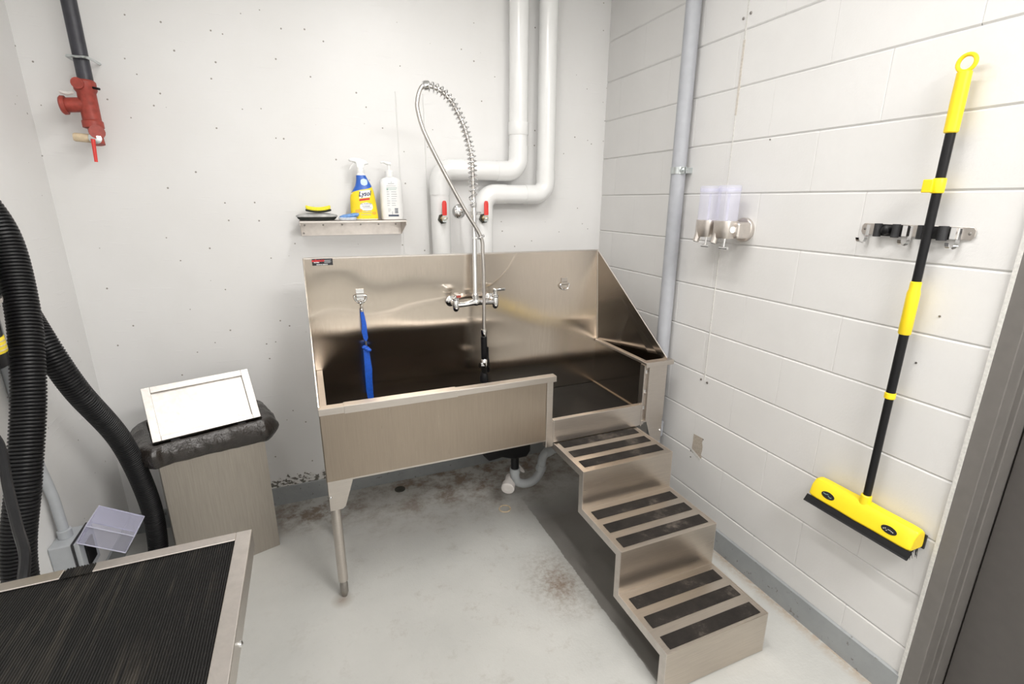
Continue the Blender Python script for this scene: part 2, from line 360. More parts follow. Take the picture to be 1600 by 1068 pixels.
# block wall
DY0, DY1, DH = -1.966, -2.965, 2.15
wr_mb = MB()
for lo, hi in (((0.006, DY0, 0), (0.2, 0.0, H)), ((0.006, YF, 0), (0.2, DY1, H)), ((0.006, DY1, DH), (0.2, DY0, H))): wr_mb.box(lo, hi)
wr = struct(wr_mb.build('wall_right', 'block_white', smooth=0))
CS = 0.2032; cache = {}
def block_mesh(L, hgt):
    key = (round(L, 3), round(hgt, 3))
    if key in cache: return cache[key]
    bz, by, d = 0.0052, 0.0022, 0.0042; dj = 0.0007; X = 0.03
    L -= 0.0004; hgt -= 0.0004
    mb = MB()
    fr = [(0, by, bz), (0, L - by, bz), (0, L - by, hgt - bz), (0, by, hgt - bz)]
    md = [(d, by * .4, 0), (d, L - by * .4, 0), (d, L - by * .4, hgt), (d, by * .4, hgt)]
    sd = [(dj, 0, bz), (dj, L, bz), (dj, L, hgt - bz), (dj, 0, hgt - bz)]
    mb.add(fr + md + sd, [(0, 1, 2, 3), (0, 4, 5, 1), (3, 2, 6, 7), (0, 3, 11, 8), (1, 9, 10, 2), (0, 8, 4), (1, 5, 9), (2, 10, 6), (3, 7, 11)])
    mb.add([(dj, 0, bz), (X, 0, bz), (X, 0, hgt - bz), (dj, 0, hgt - bz)], [(0, 1, 2, 3)])
    mb.add([(dj, L, bz), (X, L, bz), (X, L, hgt - bz), (dj, L, hgt - bz)], [(0, 1, 2, 3)])
    o = mb.build('block', 'block_white', smooth=0); cache[key] = o.data; bpy.data.objects.remove(o); return cache[key]
def put_block(y0, y1, z0, z1):
    if y1 - y0 < 0.03: return
    o = bpy.data.objects.new('block', block_mesh(y1 - y0, z1 - z0)); col.objects.link(o); o.location = (random.uniform(-0.0006, 0.0006), y0, z0); o.parent = wr
for r in range(15):
    z0 = r * CS; z1 = min(H, z0 + CS); off = -0.742 if r % 2 else -0.544
    k = 0
    ys = []
    y = off + 0.4064 * 2
    while y > YF - 0.5: ys.append(y); y -= 0.4064
    for a, b in zip(ys, ys[1:]):
        hi_, lo_ = min(a, 0.0), max(b, YF)
        if hi_ <= lo_: continue
        segs_ = [(lo_, hi_)]
        if z0 < DH - 0.01:
            segs_ = []
            if hi_ > DY0: segs_.append((max(lo_, DY0), hi_))
            if lo_ < DY1: segs_.append((lo_, min(hi_, DY1)))
        for s0, s1 in segs_: put_block(s0, s1, z0, z1)
# painted base bands
struct(MB().prism([(-0.001, 0, 0.105), (-0.010, 0, 0.100), (-0.014, 0, 0.0), (0.004, 0, 0.0)], (0, DY0 + 0.0, 0)).build('baseboard_right', 'base_paint_grey', smooth=0))
struct(MB().prism([(XL, 0.0, 0.105), (XL, -0.006, 0.100), (XL, -0.009, 0.0), (XL, 0.0, 0.0)], (-XL - 0.012, 0, 0)).build('baseboard_back', 'base_paint_grey', smooth=0))
struct(MB().box((XL + 0.01, YF, 0.0), (0.0, YF + 0.008, 0.10)).build('baseboard_front', 'base_paint_grey', smooth=0))
struct(MB().prism([(XL, 0, 0.105), (XL + 0.006, 0, 0.100), (XL + 0.009, 0, 0.0), (XL, 0, 0.0)], (0, YF, 0)).build('baseboard_left', 'base_paint_grey', smooth=0))
fm = MB()
zs = [0.135 + 0.035 * abs(math.sin(k * 1.7)) * random.random() + 0.01 * random.random() for k in range(60)]
for k in range(59):
    x0 = -2.0 + k * 0.0145
    fm.add([(x0, -0.0012, 0.1), (x0 + 0.0145, -0.0012, 0.1), (x0 + 0.0145, -0.0012, zs[k + 1]), (x0, -0.0012, zs[k])], [(0, 1, 2, 3)])
lab(fm.build('flaked_paint_edge', 'flaked_paint', wb, smooth=0), 'flaking white paint with dark spots above the grey band')
# unpainted ghost of a removed conduit, strap holes, box patch
for y, za, zb, wd, mt in ((-0.9745, 1.93, 2.20, 0.010, 'ghost_tan'), (-0.9745, 0.79, 1.93, 0.004, 'mark_grey'), (-0.9745, 2.20, H, 0.006, 'mark_grey')):
    MB().box((-0.0016, y - wd / 2, za), (0.004, y + wd / 2, zb)).build('paint_gap_line', mt, wr, smooth=0)
for y, z in ((-0.958, 2.278), (-0.992, 2.287), (-0.955, 0.786), (-0.995, 0.783)):
    MB().lathe([(0.0055, 0), (0.0055, 0.003), (0.003, 0.0045)], (0.0, y, z), (-1, 0, 0), 10).build('strap_screw', 'screw_metal', wr)
random.seed(3)
pp = [(-0.0012, -0.948 + random.uniform(-.003, .003), 0.500 - 0.10 * k / 5) for k in range(6)] + [(-0.0012, -1.012 + random.uniform(-.004, .004), 0.398 + 0.105 * k / 5) for k in range(6)]
lab(MB().prism(pp, (0.004, 0, 0)).build('bare_patch', 'bare_block', wr, smooth=0), 'small unpainted patch where a box was taken off')
MB().prism([(-0.0022, -0.944, 0.408), (-0.0022, -1.010, 0.382), (-0.0022, -1.008, 0.397), (-0.0022, -0.945, 0.420)], (0.004, 0, 0)).build('patch_edge', 'mark_grey', wr, smooth=0)
for y, z in ((-1.012, 0.499), (-0.942, 0.405), (-0.945, 0.372)):
    MB().lathe([(0.004, 0), (0.004, 0.002)], (0.0, y, z), (-1, 0, 0), 8).build('screw_hole', 'screw_metal', wr)
for y, z in ((-1.83, 1.28), (-1.80, 1.13), (-1.16, 1.82)):
    MB().lathe([(0.003, 0), (0.003, 0.0025)], (0.0, y, z), (-1, 0, 0), 8).build('screw_hole', 'screw_metal', wr)

# door
dr = struct(thing('door_1', 'grey steel door in a grey steel frame at the right edge', None, (0.1, -2.45, 0)))
fr = MB()
def jamb(y, sgn):
    prof = [(-0.006, 0), (-0.006, -0.050), (0.046, -0.050), (0.046, -0.066), (0.150, -0.066), (0.150, 0)]
    fr.prism([(x, y + sgn * (-dy) * -1, 0) for x, dy in prof], (0, 0, DH - 0.001))
jamb(DY0, 1); jamb(DY1, -1)
fr.box((-0.006, DY1 + 0.05, DH - 0.05), (0.046, DY0 - 0.05, DH - 0.001)); fr.box((0.046, DY1 + 0.066, DH - 0.066), (0.15, DY0 - 0.066, DH - 0.001))
fr.build('door_frame', 'frame_grey', dr, smooth=0, bevel=0.0025)
MB().box((0.102, DY1 + 0.070, 0.012), (0.146, DY0 - 0.070, DH - 0.069)).build('door_leaf', 'door_grey', dr, smooth=0, bevel=0.002)
MB().box((0.0, DY0 - 0.001, 0.0), (0.002, DY0 + 0.006, DH)).box((-0.0085, DY0 - 0.007, 0.0), (-0.0002, DY0 + 0.003, DH)).build('caulk_line', 'mark_grey', dr, smooth=0)
hm = MB(); hm.lathe([(0.032, 0), (0.032, 0.008), (0.012, 0.012), (0.012, 0.05)], (0.102, DY1 + 0.14, 1.0), (-1, 0, 0)); hm.tube([(0.054, DY1 + 0.14, 1.0), (0.050, DY1 + 0.17, 1.0), (0.050, DY1 + 0.25, 1.0)], 0.009, 10)
hm.build('door_handle', 'chrome', dr)

# ceiling strip lights
for i, (x, y, L) in enumerate(((-1.12, -1.50, 'over the steps'), (-1.95, -1.75, 'nearer the left wall'))):
    t_ = thing('strip_light', f'white ceiling strip light {L}', 'light', (x, y, H), 'ceiling strip lights')
    MB().prism([(x - 0.075, y - 0.62, H), (x + 0.075, y - 0.62, H), (x + 0.06, y - 0.62, H - 0.13), (x - 0.06, y - 0.62, H - 0.13)], (0, 1.24, 0)).build('housing', 'fixture_white', t_, smooth=0)
    MB().box((x - 0.05, y - 0.58, H - 0.145), (x + 0.05, y + 0.58, H - 0.13)).build('diffuser', 'diffuser', t_, smooth=0)

pt_ = thing('fill_panel', 'white fill light panel added unseen behind the viewer', 'light', (-0.62, -3.30, H))  # added body for the fill lamp, not a known fixture of this room
MB().box((-1.15, -3.60, H - 0.09), (-0.09, -3.00, H)).build('housing', 'fixture_white', pt_, smooth=0, bevel=0.004)
MB().box((-1.12, -3.57, H - 0.10), (-0.12, -3.03, H - 0.09)).build('diffuser', 'diffuser', pt_, smooth=0)

# ================================================================== DOG TUB
LX, RX, FY, BY, RZ = -1.685, -0.100, -0.830, -0.370, 0.858      # outer left/right, front, back, rim
RI = -0.222                                                    # right basin wall
tub = thing('dog_bath_tub', 'brushed stainless steel walk-in dog bathing tub with high backsplash', 'tub', (-0.9, -0.6, 0))
# backsplash: a slightly bowed sheet
def sst(v): v = max(0.0, min(1.0, v)); return v * v * (3 - 2 * v)
def lean(x, z):                                                # the big sheet is slightly buckled: it leans forward, most at the left
    A = 0.085 - 0.020 * sst((x + 1.65) / 0.8) - 0.055 * sst((x + 0.95) / 0.5)
    return A * max(0.0, z - 0.88)
def tb(z, x=-1.2): return BY - lean(x, z)
def bow(x, z):
    wave = 0.0024 * math.sin((x + 1.70) * 13.0) * math.exp(-((x + 1.5) / 0.20) ** 2) * math.sin(PI * max(0.0, min(1.0, (z - 0.95) / 0.36)))
    return BY - lean(x, z) + wave
nx, nz = 96, 48; vs = []; fs = []
bx0, bx1 = LX + 0.004, -0.216
for j in range(nz + 1):
    for i in range(nx + 1):
        f_ = i / nx; ztop = 1.362 + (1.347 - 1.362) * i / nx; z = 0.55 + (ztop - 0.55) * j / nz; x = bx0 + (bx1 - 0.028 * max(0, z - 0.86) / 0.49 - bx0) * f_
        vs.append((x, bow(x, z), z))
o0 = len(vs); vs += [(x, y + 0.003, z) for x, y, z in vs]
W = nx + 1
for j in range(nz):
    for i in range(nx):
        a = j * W + i; fs.append((a, a + 1, a + W + 1, a + W)); a += o0; fs.append((a, a + W, a + W + 1, a + 1))
for j in range(nz): a = j * W; fs.append((a, a + W, a + W + o0, a + o0)); a = j * W + nx; fs.append((a, a + o0, a + W + o0, a + W))
for i in range(nx): a = nz * W + i; fs.append((a, a + 1, a + 1 + o0, a + o0)); a = i; fs.append((a, a + o0, a + 1 + o0, a + 1))
MB().add(vs, fs).build('backsplash', 'steel_mirrorish', tub, smooth=50)
hem = MB(); hn = 24
hem.loft([[(x, y - 0.0015, z - 0.004), (x, y - 0.0015, z + 0.002), (x, y + 0.014, z + 0.002), (x, y + 0.014, z - 0.004)] for x, y, z in [(bx0 + (bx1 - 0.028 - bx0) * k / hn, bow(bx0 + (bx1 - 0.028 - bx0) * k / hn, 1.36), 1.362 - 0.015 * k / hn) for k in range(hn + 1)]])
hem.build('top_hem', 'steel_worn', tub, smooth=30)
# side splashes
MB().prism([(LX, bow(LX, 1.36) + 0.003, 1.362), (LX, FY - 0.004, 0.866), (LX, FY - 0.004, 0.85), (LX, BY + 0.003, 0.84)], (0.004, 0, 0)).build('side_splash', 'steel_mirrorish', tub, smooth=0)
A_ = Vector((-0.243, bow(-0.243, 1.35), 1.349)); B_ = Vector((-0.214, BY, 0.856)); C_ = Vector((-0.204, -0.800, 0.856)); D_ = Vector((-0.104, -0.826, 0.866))
th = Vector((0.003, 0.001, 0))
dn_ = Vector((0, 0, -0.15))                                    # the splash sheet runs on down behind the rim
ss = MB(); ss.prism([A_, B_, B_ + dn_, D_ + dn_, D_], th); ss.build('side_splash', 'steel_mirrorish', tub, smooth=0)
ed_ = MB(); ed_.tube([A_, D_], 0.0022, 6); ed_.build('splash_hem', 'steel_worn', tub)
sm = MB(); sm.tube([A_ + Vector((-0.001, -0.002, 0)), B_ + Vector((-0.001, -0.002, 0))], 0.0022, 6); sm.build('corner_seam', 'steel_flat', tub)
# apron, left panel, basin
MB().box((LX, FY, 0.553), (-0.752, FY + 0.003, 0.846)).build('front_apron', 'steel_upright', tub, smooth=0, bevel=0.001)
MB().box((LX, FY, 0.553), (LX + 0.003, BY, 0.856)).build('left_panel', 'steel_upright', tub, smooth=0)
MB().box((LX + 0.03, FY + 0.026, 0.556), (-0.757, FY + 0.029, 0.846)).build('apron_inner_face', 'steel_inner', tub, smooth=0)
MB().box((LX + 0.027, FY + 0.03, 0.556), (LX + 0.030, BY, 0.846)).build('left_inner_face', 'steel_inner', tub, smooth=0)
MB().box((RI, FY + 0.03, 0.556), (RI + 0.003, BY, 0.846)).build('right_inner_face', 'steel_inner', tub, smooth=0)
MB().box((LX + 0.003, FY + 0.003, 0.545), (RI + 0.08, BY, 0.553)).build('basin_bottom', 'steel_flat', tub, smooth=0)
MB().box((LX + 0.031, FY + 0.030, 0.590), (RI - 0.0005, BY - 0.001, 0.602)).build('basin_mat', 'tub_mat_black', tub, smooth=0, bevel=0.003)
MB().box((RI - 0.006, FY + 0.03, 0.602), (RI, BY - 0.002, 0.608)).build('mat_edging', 'edge_tan', tub, smooth=0)
# rims
MB().box((LX + 0.005, FY + 0.03, 0.846), (LX + 0.030, BY - 0.004, RZ)).build('left_rim', 'steel_flat', tub, smooth=0, bevel=0.0015)
MB().box((RI - 0.008, FY + 0.03, 0.845), (-0.205, BY - 0.004, RZ)).build('right_rim', 'steel_flat', tub, smooth=0, bevel=0.0015)
for x0, x1, gr in ((LX - 0.001, -1.594, 0.0), (-1.160, -0.708, 0.0), (-1.596, -1.158, 0.0022)):
    m = MB(); m.prism([(x0, FY - 0.008 - gr, 0.832 - gr), (x0, FY - 0.008 - gr, RZ + gr), (x0, FY + 0.030 + gr, RZ + gr), (x0, FY + 0.030 + gr, 0.840), (x0, FY + 0.027, 0.840), (x0, FY + 0.027, RZ - 0.003), (x0, FY - 0.005, RZ - 0.003), (x0, FY - 0.005, 0.832 - gr)], (x1 - x0, 0, 0))
    m.build('front_rim', 'steel_flat', tub, smooth=0, bevel=0.0012)
# opening: left post, sill, right door channel, right post, cap
MB().box((-0.752, FY - 0.005, 0.517), (-0.722, FY + 0.030, 0.846)).box((-0.722, FY - 0.002, 0.517), (-0.714, FY + 0.026, 0.640)).build('opening_post', 'steel_flat', tub, smooth=0, bevel=0.002)
MB().box((-0.714, FY - 0.002, 0.535), (-0.236, FY + 0.022, 0.645)).build('opening_sill', 'steel_flat', tub, smooth=0, bevel=0.002)
chn = MB(); chn.box((-0.236, FY - 0.002, 0.53), (-0.228, FY + 0.03, 0.845)); chn.box((-0.228, FY + 0.012, 0.53), (-0.208, FY + 0.03, 0.845)); chn.build('door_channel', 'steel_flat', tub, smooth=0)
for z in (0.80, 0.70, 0.615):
    MB().box((-0.226, FY + 0.004, z), (-0.214, FY + 0.012, z + 0.018)).build('latch_tab', 'chrome', tub, smooth=0, bevel=0.001)
MB().box((-0.208, FY - 0.004, 0.552), (-0.190, FY + 0.028, 0.836)).box((-0.190, FY, 0.552), (RX, FY + 0.003, 0.836)).box((RX - 0.003, FY + 0.003, 0.552), (RX, BY - 0.0, 0.845)).build('right_post', 'steel_flat', tub, smooth=0, bevel=0.0012)
MB().box((-0.232, FY - 0.010, 0.834), (-0.070, FY + 0.030, RZ)).build('post_cap', 'steel_flat', tub, smooth=0, bevel=0.002)
# legs with gussets and bullet feet
for x, y, sx, sy in ((LX + 0.022, FY + 0.022, 1, 1), (RX - 0.022, FY + 0.022, -1, 1), (LX + 0.022, BY - 0.05, 1, -1), (RX - 0.022, BY - 0.05, -1, -1)):
    lg = MB().cyl((x, y, 0.080), (x, y, 0.548), 0.0195, 20).build('leg', 'steel_flat', tub)
    MB().lathe([(0.0145, 0.085), (0.0145, 0.066), (0.0165, 0.062), (0.0165, 0.022), (0.011, 0.004), (0.009, 0.0)], (x, y, 0), (0, 0, 1), 18).build('foot', 'foot_metal', lg)
    gx = x - sx * 0.021; gy = y - sy * 0.021
    gm = MB(); gm.prism([(gx, gy, 0.552), (gx + sx * 0.098, gy, 0.552), (gx + sx * 0.060, gy, 0.435), (gx + sx * 0.048, gy, 0.425), (gx, gy, 0.425)], (0, sy * 0.003, 0))
    gm.prism([(gx, gy, 0.552), (gx, gy + sy * 0.098, 0.552), (gx, gy + sy * 0.060, 0.435), (gx, gy + sy * 0.048, 0.425), (gx, gy, 0.425)], (sx * 0.003, 0, 0))
    gm.build('gusset', 'steel_flat', lg, smooth=0, bevel=0.001)
    MB().lathe([(0.0055, 0), (0.005, 0.003), (0.002, 0.005)], (gx + sx * 0.008, gy, 0.485), (0, -sy, 0), 10).build('bolt', 'chrome', lg)
# maker's sticker
stk = MB().box((-1.649, bow(-1.6, 1.345) - 0.005, 1.331), (-1.568, bow(-1.6, 1.345) - 0.0025, 1.3585)).build('maker_sticker', 'sticker_black', tub, smooth=0)
lab(stk, 'small black sticker with red lettering')
sy_ = bow(-1.6, 1.345) - 0.0054
text_mesh('edemco', 0.0155, 'ink_red', 'lettering', stk, at_front(-1.6265, sy_, 1.3515), shear=0.35, bold=0.0005)
text_mesh('DRYERS', 0.006, 'white_print', 'lettering', stk, at_front(-1.632, sy_, 1.3435), bold=0.0002)
text_mesh('MADE IN AMERICA', 0.0052, 'white_print', 'lettering', stk, at_front(-1.611, sy_, 1.3345), bold=0.0002)
pb = MB()
for k in range(4): pb.box((-1.602, sy_ + .0004, 1.3515 - k * 0.0036), (-1.574 - 0.004 * (k % 2), sy_ + .0002, 1.3530 - k * 0.0036))
pb.build('fine_print', 'ink_grey', stk, smooth=0)
# tether rings
def tether(x, z, mat):
    yb = bow(x, z) - 0.001
    b = MB(); b.prism([(x - 0.017, yb - 0.001, z + 0.022), (x - 0.017, yb - 0.004, z + 0.022), (x - 0.017, yb - 0.004, z + 0.004), (x - 0.017, yb - 0.012, z - 0.002), (x - 0.017, yb - 0.011, z - 0.012), (x - 0.017, yb - 0.004, z - 0.015), (x - 0.017, yb - 0.004, z - 0.030), (x - 0.017, yb - 0.001, z - 0.030)], (0.034, 0, 0))
    bo = b.build('tether_bracket', mat, tub, smooth=0, bevel=0.001)
    pts = [(x + 0.026 * math.cos(a), yb - 0.009 - 0.004 * (1 - math.sin(a)), z - 0.020 + 0.026 * math.sin(a)) for a in [PI * 0.18 + (-PI - 0.36 * PI) * k / 20 for k in range(21)]]
    pts = [(x + 0.024, yb - 0.008, z - 0.008)] + [(x + 0.026 * math.cos(a), yb - 0.010, z - 0.012 + 0.028 * math.sin(a)) for a in [-PI * k / 16 for k in range(17)]] + [(x - 0.024, yb - 0.008, z - 0.008)]
    MB().tube(pts, 0.0030, 8, closed=True).build('ring', 'chrome', bo)
tether(-1.467, 1.198, 'chrome'); tether(-0.437, 1.188, 'steel_flat')

# blue leash hanging on the left ring
le = thing('leash', 'bright blue nylon leash clipped to the left ring on the backsplash', 'leash', (-1.467, -0.408, 1.15))
yl = bow(-1.46, 1.20) - 0.014
lm = MB(); lm.lathe([(0.003, 0), (0.006, 0.004), (0.006, 0.012), (0.003, 0.016), (0.0045, 0.022), (0.0045, 0.03)], (-1.466, yl, 1.116), (0, 0, 1), 12)
lm.tube([(-1.466, yl, 1.146), (-1.460, yl - .002, 1.154), (-1.460, yl - .002, 1.166), (-1.467, yl - .002, 1.172), (-1.473, yl - .002, 1.164)], 0.0025, 8)
lm.build('swivel_clip', 'chrome', le)
def strap(pts, wds, th=0.0035):
    m = MB(); rings = []
    for (x, y, z), (wd, ry) in zip(pts, wds):
        c, s_ = math.cos(ry), math.sin(ry)
        rings.append([(x + c * a * wd / 2 - s_ * b * th, y + s_ * a * wd / 2 + c * b * th, z) for a, b in ((-1, -1), (1, -1), (1, 1), (-1, 1))])
    return m.loft(rings)
strap([(-1.466, yl, 1.122), (-1.465, yl, 1.10), (-1.462, yl - .003, 1.06), (-1.463, yl - .004, 1.03), (-1.459, yl - .002, 0.998), (-1.459, yl - .002, 0.985)], [(0.012, 0), (0.017, 0.2), (0.021, 0.3), (0.023, 0.1), (0.020, -0.2), (0.008, 0)]).build('upper_strap', 'leash_blue', le, smooth=60)
MB().tube([(-1.460, yl - .001, 0.992), (-1.459, yl - .001, 0.962)], 0.004, 8).build('link', 'screw_metal', le)
lk = MB()
for k in range(3): lk.lathe([(0.006, -0.006), (0.012, -0.002), (0.012, 0.004), (0.006, 0.008)], (-1.459 + 0.008 * (k - 1), yl - .004 * k, 0.955 - 0.006 * k), (0.4 * (k - 1), -0.3, 1), 10)
lk.build('knot', 'leash_blue', le)
strap([(-1.462, yl, 0.963), (-1.461, yl, 0.94), (-1.461, yl - .003, 0.90), (-1.459, yl - .004, 0.85), (-1.460, yl - .004, 0.80), (-1.460, yl - .003, 0.75), (-1.459, yl - .002, 0.715), (-1.459, yl - .002, 0.704)], [(0.014, 0), (0.024, .1), (0.027, .2), (0.032, .1), (0.030, -.1), (0.029, -.2), (0.028, 0), (0.022, 0)], 0.006).build('lower_strap', 'leash_blue', le, smooth=60)

# ================================================================== STEPS
SX0, SX1 = -0.712, -0.258; TH = 0.0025
st = thing('bath_steps', 'stainless steel three step unit with black grip strips below tub opening', 'steps', (-0.485, -1.24, 0))
ST = [(-0.806, 0.530), (-1.100, 0.530), (-1.103, 0.357), (-1.386, 0.357), (-1.389, 0.170), (-1.664, 0.170), (-1.667, 0.003)]
body = MB(); prof = [(y, z) for y, z in ST]
def off_prof(d):
    return [(-0.806, 0.53 - d), (-1.100 + d, 0.53 - d), (-1.103 + d, 0.357 - d), (-1.386 + d, 0.357 - d), (-1.389 + d, 0.17 - d), (-1.664 + d, 0.17 - d), (-1.667 + d, 0.003)]
loop = prof + off_prof(TH)[::-1]
def strip_prism(loopA, loopB, x0, x1, mb):
    n = len(loopA); vs = [(x0, y, z) for y, z in loopA] + [(x0, y, z) for y, z in loopB] + [(x1, y, z) for y, z in loopA] + [(x1, y, z) for y, z in loopB]
    fs = []
    for i in range(n - 1):
        fs += [(i, i + 1, 2 * n + i + 1, 2 * n + i), (n + i, 3 * n + i, 3 * n + i + 1, n + i + 1), (i, n + i, n + i + 1, i + 1), (2 * n + i, 2 * n + i + 1, 3 * n + i + 1, 3 * n + i)]
    fs += [(0, 2 * n, 3 * n, n), (n - 1, 2 * n - 1, 4 * n - 1, 3 * n - 1)]
    mb.add(vs, fs)
strip_prism(prof, off_prof(TH), SX0, SX1, body)
body.build('tread_and_riser_sheet', 'steel_step', st, smooth=0, bevel=0.0012)
for x in (SX0, SX1 - 0.003):
    fl = MB(); outer = [(y, z + (0.002 if i < 6 else 0)) for i, (y, z) in enumerate(ST)]; strip_prism(outer, off_prof(0.030), x, x + 0.003, fl)
    fl.build('side_flange', 'steel_worn', st, smooth=0)
for y1, z in ((-0.806, 0.530), (-1.103, 0.357), (-1.389, 0.170)):
    for k in range(3):
        ya = y1 - 0.030 - k * 0.090; gp = MB()
        gp.box((SX0 + 0.026, ya - 0.052, z), (SX1 - 0.024, ya, z + 0.0022)).build('grip_strip', 'grip_black', st, smooth=0, bevel=0.0008)

# ================================================================== DRAIN
dn = thing('drain_assembly', 'black drain box with grey trap and white cleanout under the tub', 'drain', (-0.76, -0.5, 0.3))
db = MB(); db.prism([(-0.955, -0.57, 0.548), (-0.955, -0.57, 0.375), (-0.93, -0.57, 0.345), (-0.86, -0.57, 0.352), (-0.80, -0.57, 0.330), (-0.725, -0.57, 0.330), (-0.705, -0.57, 0.36), (-0.705, -0.57, 0.548)], (0, 0.15, 0))
db.build('drain_box', 'black_plastic', dn, smooth=0, bevel=0.006)
MB().cyl((-0.763, -0.50, 0.335), (-0.763, -0.50, 0.225), 0.0215, 18).build('tailpipe', 'black_plastic', dn)
tr = spline([(-0.763, -0.50, 0.232), (-0.763, -0.50, 0.190), (-0.748, -0.50, 0.150), (-0.700, -0.50, 0.128), (-0.650, -0.50, 0.137), (-0.612, -0.495, 0.175), (-0.602, -0.49, 0.215), (-0.592, -0.485, 0.255), (-0.560, -0.48, 0.283), (-0.50, -0.475, 0.285), (-0.42, -0.47, 0.275), (-0.30, -0.46, 0.27)], 6)
MB().tube(tr, 0.0235, 18).build('trap_pipe', 'trap_grey', dn)
for a, b, rr in (((-0.763, -0.50, 0.236), (-0.763, -0.50, 0.205), 0.0275), ((-0.610, -0.494, 0.185), (-0.603, -0.49, 0.210), 0.0275), ((-0.575, -0.482, 0.277), (-0.540, -0.479, 0.285), 0.027)):
    MB().cyl(a, b, rr, 18).build('coupling', 'trap_grey', dn)
ax = Vector((-0.50, -0.80, -0.16)).normalized(); c0 = Vector((-0.772, -0.462, 0.160))
MB().lathe([(0.026, 0), (0.026, 0.055), (0.034, 0.056), (0.035, 0.088), (0.030, 0.092), (0.012, 0.093), (0.011, 0.091), (0.0, 0.091)], c0, ax, 24).build('cleanout_cap', 'cleanout_white', dn)
MB().lathe([(0.012, 0), (0.014, 0.01), (0.009, 0.05), (0.004, 0.062)], (-0.735, -0.455, 0.222), (0.55, -0.15, -0.6), 12).build('cleanout_lever', 'cleanout_white', dn)
tag(MB().lathe([(0.030, 0.0), (0.030, 0.003), (0.024, 0.004), (0.022, 0.001)], (-1.31, -0.10, 0), (0, 0, 1), 20).build('floor_drain_cap', 'drain_dark'), 'small dark round plug in the floor near the back wall', 'drain cap')
rg = [(-0.82 + 0.03 * math.cos(a), -0.50 + 0.03 * math.sin(a), 0.002) for a in [2 * PI * k / 24 for k in range(24)]]
tag(MB().tube(rg, 0.0035, 8, closed=True).build('washer_ring', 'wood_plug'), 'small brown ring lying on the floor under the trap', 'ring')

# ================================================================== FAUCET
fa = thing('pre_rinse_faucet', 'chrome wall faucet with tall spring arch, steel hose and black sprayer', 'faucet', (-0.95, -0.43, 1.12))
FYY = -0.452; zf = 1.128
for nm, x in (('l', -1.046), ('r', -0.850)):
    MB().lathe([(0.026, 0), (0.026, 0.004), (0.018, 0.012), (0.013, 0.014), (0.013, 0.055)], (x - 0.008, bow(x - 0.008, zf) - 0.001, zf + 0.006), (0.15, -1, -0.1), 24).build('wall_flange', 'chrome', fa)
    sm = MB(); sm.lathe([(0.004, -0.034), (0.010, -0.030), (0.014, -0.022), (0.0155, -0.010), (0.0155, 0.014), (0.013, 0.02), (0.0165, 0.024), (0.0165, 0.031), (0.012, 0.035), (0.011, 0.042)], (x, FYY, zf), (0, 0, 1), 20)
    sm.build('valve_body', 'chrome', fa)
bar = spline([(-1.046, FYY, zf - 0.004), (-1.00, FYY, zf - 0.002), (-0.965, FYY - .002, zf + 0.004), (-0.948, FYY - .002, zf + 0.006), (-0.93, FYY - .002, zf + 0.004), (-0.895, FYY, zf), (-0.850, FYY, zf - 0.002)], 4)
MB().tube(bar, [0.011 + 0.008 * math.exp(-((i - 12) / 4.5) ** 2) for i in range(len(bar))], 16).build('mixing_bar', 'chrome', fa)
hl = MB(); hl.box((-0.011, -0.050, -0.007), (0.011, 0.012, 0.009), Matrix.Translation((-1.042, FYY, zf + 0.046)) @ Matrix.Rotation(-0.08, 4, 'Z'))
lab(hl.build('lever_handle', 'chrome', fa, smooth=0, bevel=0.004), 'lever with a red mark turned toward the viewer')
ih = MB(); ih.box((-0.0095, -0.0512, -0.005), (0.0095, -0.0500, 0.007), Matrix.Translation((-1.042, FYY, zf + 0.046)) @ Matrix.Rotation(-0.08, 4, 'Z')); ih.build('hot_mark', 'valve_red', fa, smooth=0)
hr = MB(); hr.lathe([(0.010, -0.012), (0.012, -0.006), (0.012, 0.016), (0.007, 0.019)], (-0.850, FYY, zf + 0.046), (0, 0, 1), 14); hr.prism([(-0.846, FYY - 0.008, zf + 0.050), (-0.802, FYY - 0.007, zf + 0.052), (-0.798, FYY - 0.003, zf + 0.052), (-0.798, FYY + 0.003, zf + 0.052), (-0.802, FYY + 0.007, zf + 0.052), (-0.846, FYY + 0.008, zf + 0.050)], (0, 0, 0.012))
hr.build('lever_handle', 'chrome', fa, smooth=40, bevel=0.002)
MB().lathe([(0.016, 0), (0.016, 0.028), (0.013, 0.032), (0.0105, 0.036), (0.0105, 0.47)], (-0.950, FYY, zf + 0.012), (0, 0, 1), 18).build('riser_pipe', 'chrome', fa)
MB().lathe([(0.013, 0), (0.0145, 0.004), (0.0145, 0.02), (0.009, 0.024)], (-0.951, FYY, 1.565), (0, 0, 1), 18).build('spring_collar', 'chrome', fa)
wbk = MB(); wbk.lathe([(0.036, 0), (0.036, 0.004), (0.028, 0.010), (0.012, 0.014)], (-0.888, -0.0015, 1.540), (0, -1, 0), 26); wbk.cyl((-0.888, -0.01, 1.540), (-0.944, FYY + 0.012, 1.540), 0.0055, 10)
wbk.lathe([(0.0155, -0.008), (0.0155, 0.008)], (-0.950, FYY, 1.540), (0, 0, 1), 16); wbk.cyl((-0.936, FYY, 1.540), (-0.916, FYY, 1.540), 0.006, 10)
wbk.build('wall_bracket', 'chrome', fa)
